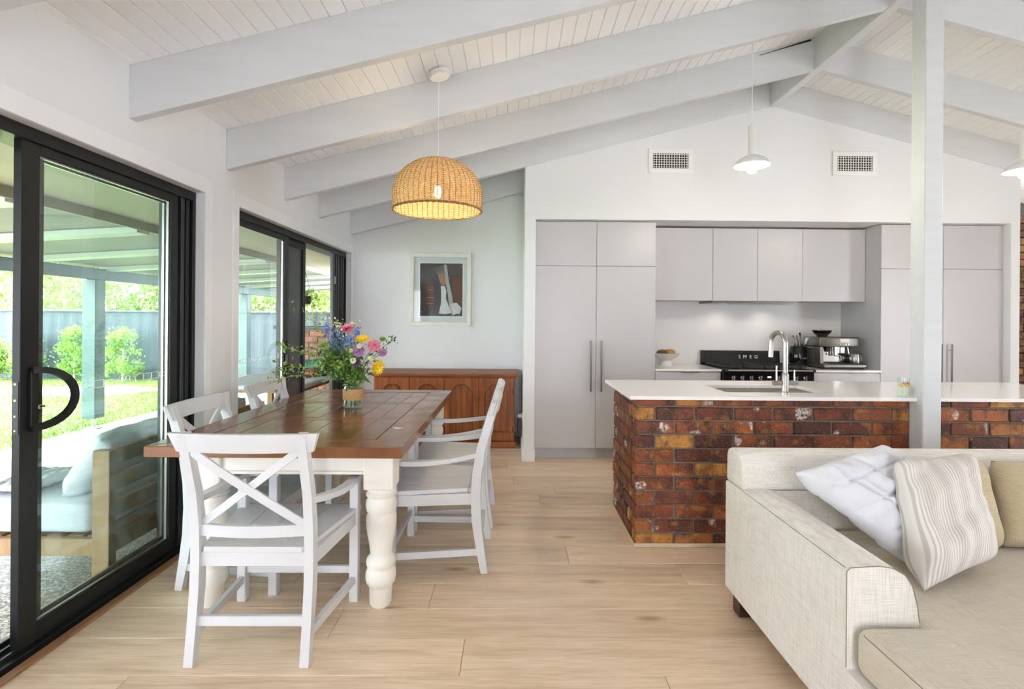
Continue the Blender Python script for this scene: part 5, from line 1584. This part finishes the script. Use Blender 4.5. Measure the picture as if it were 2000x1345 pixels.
lw = thing('low_brick_wall', 'low brown brick planter wall outside the alcove door', 'wall', (-2.8, 7.6, GZ))
boxo('wall_core', -3.35, -2.40, 7.52, 7.62, GZ, 1.215, M_mortar, lw)
brick_stack(lw, -3.37, -2.38, 7.565, GZ, 15, BM2)
boxo('capping', -3.40, -2.36, 7.49, 7.65, 1.2185, 1.262, M_blackg, lw, 0.006)

# patio roof: posts, edge beam, ribs and sheets
pr = thing('patio_roof', 'pale green patio roof on white ribs and dark edge beam', 'patio roof', (-4.4, 6.5, 1.85))
XB = -5.444
def zroof(x): return 2.165 + (x + 3.3) * 0.064
bmb = boxo('edge_beam', XB - 0.035, XB + 0.035, -2.0, 14.0, 1.852, 2.0, M_teal, pr, 0.004)
ribY = [1.05, 2.25, 3.45, 4.65, 5.85, 7.05, 8.25, 9.45, 10.65, 11.85]
for y in ribY:
    obj('rib', prism(B(), [(-5.5, zroof(-5.5) - 0.052), (-3.302, zroof(-3.302) - 0.052), (-3.302, zroof(-3.302)), (-5.5, zroof(-5.5))], 'y', y, y + 0.16), M_rib, pr)
pitch = 0.076
y = -1.0
while y < 12.8:
    bm = B(); n = 12; wv = 0.9
    prev = None
    for i in range(n * 4 + 1):
        yy = y + wv * i / (n * 4)
        dz = 0.009 * math.cos(2 * PI * (yy / pitch))
        a = bm.verts.new((-5.62, yy, zroof(-5.62) + 0.012 + dz)); b_ = bm.verts.new((-3.302, yy, zroof(-3.302) + 0.012 + dz))
        if prev: bm.faces.new((prev[0], a, b_, prev[1]))
        prev = (a, b_)
    obj('roof_sheet', bm, M_roof, pr, smooth=True, ang=3)
    y += 0.9
def patio_post(y, label):
    t = thing('patio_post', label, 'post', (XB, y, GZ), group='patio posts')
    boxo('shaft', XB - 0.085, XB + 0.085, y - 0.085, y + 0.085, 0.06, 1.8515, M_teal, t, 0.006)
    boxo('stirrup', XB - 0.02, XB + 0.02, y - 0.02, y + 0.02, GZ + 0.012, 0.0595, M_steel, t)
    boxo('base_plate', XB - 0.08, XB + 0.08, y - 0.05, y + 0.05, GZ, GZ + 0.0115, M_steel, t)
patio_post(6.90, 'dark teal patio post standing nearest the sliding doors')
patio_post(10.75, 'dark teal patio post seen through the alcove door')

# fence of corrugated steel panels
fn = thing('steel_fence', 'blue grey corrugated steel fence along the back of the lawn', 'fence', (-10, 12.8, -0.2))
FYY = 12.8
x = -22.0
while x < 1.0:
    bm = B(); n = 32; fr_, bk2 = [], []
    for i in range(n + 1):
        xx = x + 0.02 + 2.36 * i / n
        dy = 0.006 if (i // 2) % 2 else -0.006
        fr_.append((xx, FYY + dy)); bk2.append((xx, FYY + dy + 0.004))
    for i in range(n):
        prism(bm, [fr_[i], fr_[i + 1], bk2[i + 1], bk2[i]], 'z', -0.17, 1.48)
    obj('fence_panel', bm, M_fence, fn)
    boxo('fence_rail', x + 0.02, x + 2.38, FYY - 0.03, FYY + 0.03, 1.4805, 1.525, M_fence, fn, 0.006)
    boxo('fence_rail', x + 0.02, x + 2.38, FYY - 0.03, FYY + 0.03, -0.215, -0.1705, M_fence, fn, 0.006)
    boxo('fence_post', x - 0.035, x + 0.018, FYY - 0.036, FYY + 0.036, -0.24, 1.53, M_fence, fn, 0.006)
    x += 2.4

# shrubs along the fence
def shrub(x, y, h, w, label, seed):
    t = thing('garden_shrub', label, 'shrub', (x, y, -0.125), group='young shrubs along the fence')
    r = random.Random(seed)
    bm = tube(B(), [(x, y, -0.13), (x + 0.02, y, h * 0.4), (x, y, h * 0.8)], [0.025, 0.018, 0.008], 6)
    obj('stem', bm, M_bark, t, smooth=True)
    cs = []
    blobs = []
    for _ in range(46):
        u = r.random() ** 0.9
        zz_ = 0.05 + u * (h - 0.12)
        rr = w / 2 * min(1.0, 0.45 + 2.2 * u) * (1 - u) ** 0.62 + 0.05
        a = r.uniform(0, 2 * PI); q = rr * math.sqrt(r.random())
        blobs.append((x + q * math.cos(a), y + q * math.sin(a), zz_, r.uniform(0.07, 0.15)))
    for _ in range(2600):
        b = r.choice(blobs)
        cs.append((b[0] + r.gauss(0, b[3] * 0.6), b[1] + r.gauss(0, b[3] * 0.6), max(-0.08, b[2] + r.gauss(0, b[3] * 0.55))))
    obj('foliage', leaves(B(), cs, 0.062, r, 0.5, 0.3, 0.9), M_shrub, t)
shrub(-9.08, 12.35, 1.13, 1.02, 'light green conical shrub right of the nearest patio post', 1)
shrub(-10.2, 12.35, 1.10, 0.86, 'light green shrub just left of the nearest patio post', 2)
shrub(-11.35, 12.35, 0.95, 0.66, 'light green shrub half hidden by the black door stile', 3)
shrub(-12.05, 12.3, 0.82, 0.72, 'light green shrub behind the insect screen at the frame edge', 4)

# trees behind the fence
def tree(x, y, h, zlo, rw_, label, seed, m, n=5200, size=0.16):
    t = thing('gum_tree', label, 'tree', (x, y, -0.2), group='trees behind the fence')
    r = random.Random(seed)
    lean = r.uniform(-0.3, 0.3)
    bm = tube(B(), [(x, y, -0.2), (x + lean * 0.3, y, h * 0.3), (x + lean, y + 0.1, h * 0.62), (x + lean * 1.2, y, h * 0.9)], [0.17, 0.14, 0.09, 0.03], 9)
    obj('trunk', bm, M_bark, t, smooth=True)
    bb = B()
    ends = []
    for k in range(9):
        z = h * r.uniform(0.25, 0.75); a = r.uniform(0, 2 * PI); L = rw_ * r.uniform(0.5, 0.9)
        e = (x + lean * 0.6 + L * math.cos(a), y + L * math.sin(a), z + r.uniform(0.0, 0.8))
        tube(bb, [(x + lean * 0.6, y, z - 0.2), ((x + e[0]) / 2, (y + e[1]) / 2, z + 0.1), e], [0.05, 0.035, 0.012], 6)
        ends.append(e)
    obj('branches', bb, M_bark, t, smooth=True)
    blobs = [(e[0], e[1], e[2], r.uniform(0.5, 0.9)) for e in ends]
    for _ in range(30):
        a = r.uniform(0, 2 * PI); q = rw_ * math.sqrt(r.random())
        blobs.append((x + q * math.cos(a), y + q * math.sin(a), r.uniform(zlo, h), r.uniform(0.35, 0.8)))
    cs = []
    for _ in range(n):
        b = r.choice(blobs)
        cs.append((b[0] + r.gauss(0, b[3] * 0.5), b[1] + r.gauss(0, b[3] * 0.5), max(0.4, b[2] + r.gauss(0, b[3] * 0.5))))
    obj('crown', leaves(B(), cs, size, r, 0.32, 0.3, -0.5), m, t)
tree(-12.6, 15.2, 3.9, 1.5, 1.5, 'loose gum tree with pale trunk left of the patio post', 31, M_gum)
tree(-10.6, 16.0, 3.7, 0.9, 1.5, 'dense mixed green tree behind the patio post', 32, M_green)
tree(-9.0, 15.4, 3.5, 0.9, 1.4, 'olive green gum tree above the fence seam', 33, M_gum, 6500)
tree(-7.2, 16.2, 3.8, 1.0, 1.6, 'olive gum tree seen through the alcove door glass', 34, M_gum)
tree(-5.2, 15.4, 3.6, 1.0, 1.4, 'pale green tree seen through the open alcove door', 35, M_green)
tree(-15.4, 16.2, 3.8, 0.9, 1.7, 'dark green tree behind the insect screen', 36, M_green, 6500)
tree(-17.8, 18.2, 4.4, 1.0, 2.2, 'tall gum tree farthest from the house behind the screen', 37, M_gum, 6000)
tree(-11.8, 20.2, 4.6, 0.8, 2.8, 'broad hazy green tree deep behind the fence', 38, M_gum, 7000, 0.2)
tree(-6.8, 20.5, 4.6, 0.8, 2.8, 'broad pale tree deep behind the fence near the alcove door', 39, M_gum, 7000, 0.2)

# outdoor daybed with linen cushions, its back against the glass
db = thing('outdoor_bench', 'timber outdoor bench with its back against the nearer glass door', 'bench', (-2.5, 3.6, GZ))
DX0, DX1, DY0, DY1 = -2.98, -2.115, 2.79, 4.55
for y in (DY0, DY1 - 0.09):
    boxo('back_leg', DX1 - 0.09, DX1, y, y + 0.055, GZ, 0.665, M_timber, db, 0.003)
    boxo('front_leg', DX0, DX0 + 0.09, y, y + 0.055, GZ, 0.20, M_timber, db, 0.003)
    boxo('end_rail', DX0 + 0.09, DX1 - 0.09, y + 0.008, y + 0.045, 0.11, 0.20, M_timber, db, 0.003)
for z in (0.11, 0.30, 0.44, 0.58):
    boxo('back_slat', DX1 - 0.045, DX1 - 0.012, DY0 + 0.056, DY1 - 0.091, z, z + 0.085, M_timber, db, 0.003)
boxo('front_rail', DX0 + 0.01, DX0 + 0.045, DY0 + 0.056, DY1 - 0.091, 0.11, 0.20, M_timber, db, 0.003)
for k in range(7):
    x = DX0 + 0.06 + k * 0.108
    boxo('seat_slat', x, x + 0.085, DY0 + 0.056, DY1 - 0.091, 0.175, 0.199, M_timber, db, 0.002)
tag(obj('bench_mattress', rbox(B(), (-2.60, 3.66, 0.292), (0.72, 1.64, 0.18), 0.045, 10, 0.01, 0.004, 3), M_linen, smooth=True, ang=3), 'thick white seat mattress on the outdoor bench', 'mattress')
tag(obj('bench_cushion', pillow([(-2.24, 2.90, 0.705), (-2.24, 3.62, 0.705), (-2.46, 3.62, 0.385), (-2.46, 2.90, 0.385)], 0.20, 20, 0.014, 4, 6, 0.02), M_linen, smooth=True, ang=3), 'white linen back cushion at the near end of the outdoor bench', 'cushion', group='white cushions on the outdoor bench')
tag(obj('bench_cushion', pillow([(-2.24, 3.70, 0.705), (-2.24, 4.44, 0.705), (-2.46, 4.44, 0.385), (-2.46, 3.70, 0.385)], 0.20, 20, 0.014, 6, 6, 0.02), M_linen, smooth=True, ang=3), 'white linen back cushion at the alcove end of the outdoor bench', 'cushion', group='white cushions on the outdoor bench')
tag(obj('throw_cloth', pillow([(-2.92, 2.90, 0.415), (-2.62, 2.88, 0.43), (-2.62, 3.30, 0.43), (-2.92, 3.34, 0.415)], 0.05, 24, 0.020, 12, 12, 0.03), M_linen, smooth=True, ang=3), 'crumpled white cloth on the outdoor bench mattress', 'cloth')
# covered table with a toy heap seen through the open alcove door
ot = thing('outdoor_table', 'low outdoor table under a white cloth outside the alcove door', 'table', (-2.65, 6.2, GZ))
boxo('tabletop', -3.2, -2.20, 5.45, 6.9, 0.60, 0.63, M_timber, ot)
for x in (-3.15, -2.30):
    for y in (5.5, 6.8): boxo('leg', x, x + 0.06, y, y + 0.06, GZ, 0.5995, M_timber, ot)
bm = rbox(B(), (-2.70, 6.17, 0.655), (1.06, 1.52, 0.048), 0.02, 16, 0.0, 0.010, 8, 9)
tag(obj('outdoor_cloth', bm, M_linen, smooth=True, ang=3), 'white cloth spread over the outdoor table', 'cloth')
M_toyb = simple('blue_vinyl', (0.02, 0.07, 0.42), 0.3, var=0.2); M_toyg = simple('green_vinyl', (0.03, 0.12, 0.07), 0.35, var=0.4, vscale=14); M_toyr = simple('maroon_vinyl', (0.18, 0.045, 0.035), 0.35, var=0.3, vscale=14); M_toyk = simple('dark_vinyl', (0.015, 0.017, 0.03), 0.4, var=0.3)
def lump(name, c, size, m, label, seed):
    tag(obj(name, rbox(B(), c, size, min(size) * 0.46, 9, 0.0, 0.018, seed, 8), m, smooth=True, ang=3), label, 'toy', group='coloured play balls on the outdoor table')
lump('play_ball', (-2.56, 6.30, 0.735), (0.17, 0.17, 0.11), M_toyb, 'bright blue ball in the heap on the outdoor table', 2)
lump('play_ball', (-2.40, 6.24, 0.727), (0.16, 0.16, 0.095), M_toyr, 'maroon ball in the heap on the outdoor table', 3)
lump('play_ball', (-2.62, 6.08, 0.722), (0.14, 0.14, 0.085), M_toyr, 'smaller brown ball in front of the blue one on the outdoor table', 4)
lump('play_ball', (-2.46, 6.52, 0.775), (0.34, 0.22, 0.19), M_toyg, 'large dark green ball behind the heap on the outdoor table', 5)
lump('play_ball', (-2.30, 6.44, 0.745), (0.14, 0.18, 0.13), M_toyk, 'black ball beside the brick wall on the outdoor table', 6)
# hanging pot with trailing plant
hpn = thing('hanging_plant', 'dark hanging pot with trailing leaves under the patio roof', 'hanging plant', (-2.72, 6.95, 1.35))
hx, hy = -2.74, 6.95
obj('pot', lathe(B(), [(0.0, 0.0), (0.07, 0.0), (0.095, 0.09), (0.10, 0.10), (0.085, 0.095), (0.0, 0.09)], (hx, hy, 1.56), 18, cap=False), M_mblack, hpn, smooth=True)
bm = B()
for k in range(3):
    a = k * 2 * PI / 3
    tube(bm, [(hx + 0.09 * math.cos(a), hy + 0.09 * math.sin(a), 1.65), (hx, hy, 2.0), (hx, hy, 2.205)], 0.003, 5)
obj('hanger', bm, M_mblack, hpn, smooth=True)
rh = random.Random(9)
for k in range(9):
    a = rh.uniform(0, 2 * PI); L = rh.uniform(0.10, 0.40)
    pts = [Vector((hx, hy, 1.65)), Vector((hx + 0.12 * math.cos(a), hy + 0.12 * math.sin(a), 1.74)), Vector((hx + 0.22 * math.cos(a), hy + 0.2 * math.sin(a), 1.66 - L * 0.4)), Vector((hx + 0.24 * math.cos(a), hy + 0.22 * math.sin(a), 1.62 - L))]
    bm = tube(B(), pts, 0.004, 5)
    cs = [pts[i].lerp(pts[i + 1], rh.random()) for i in range(3) for _ in range(9)]
    leaves(bm, cs, 0.05, rh, 0.45, 0.3)
    obj('trailing_stem', bm, M_leafl, hpn)
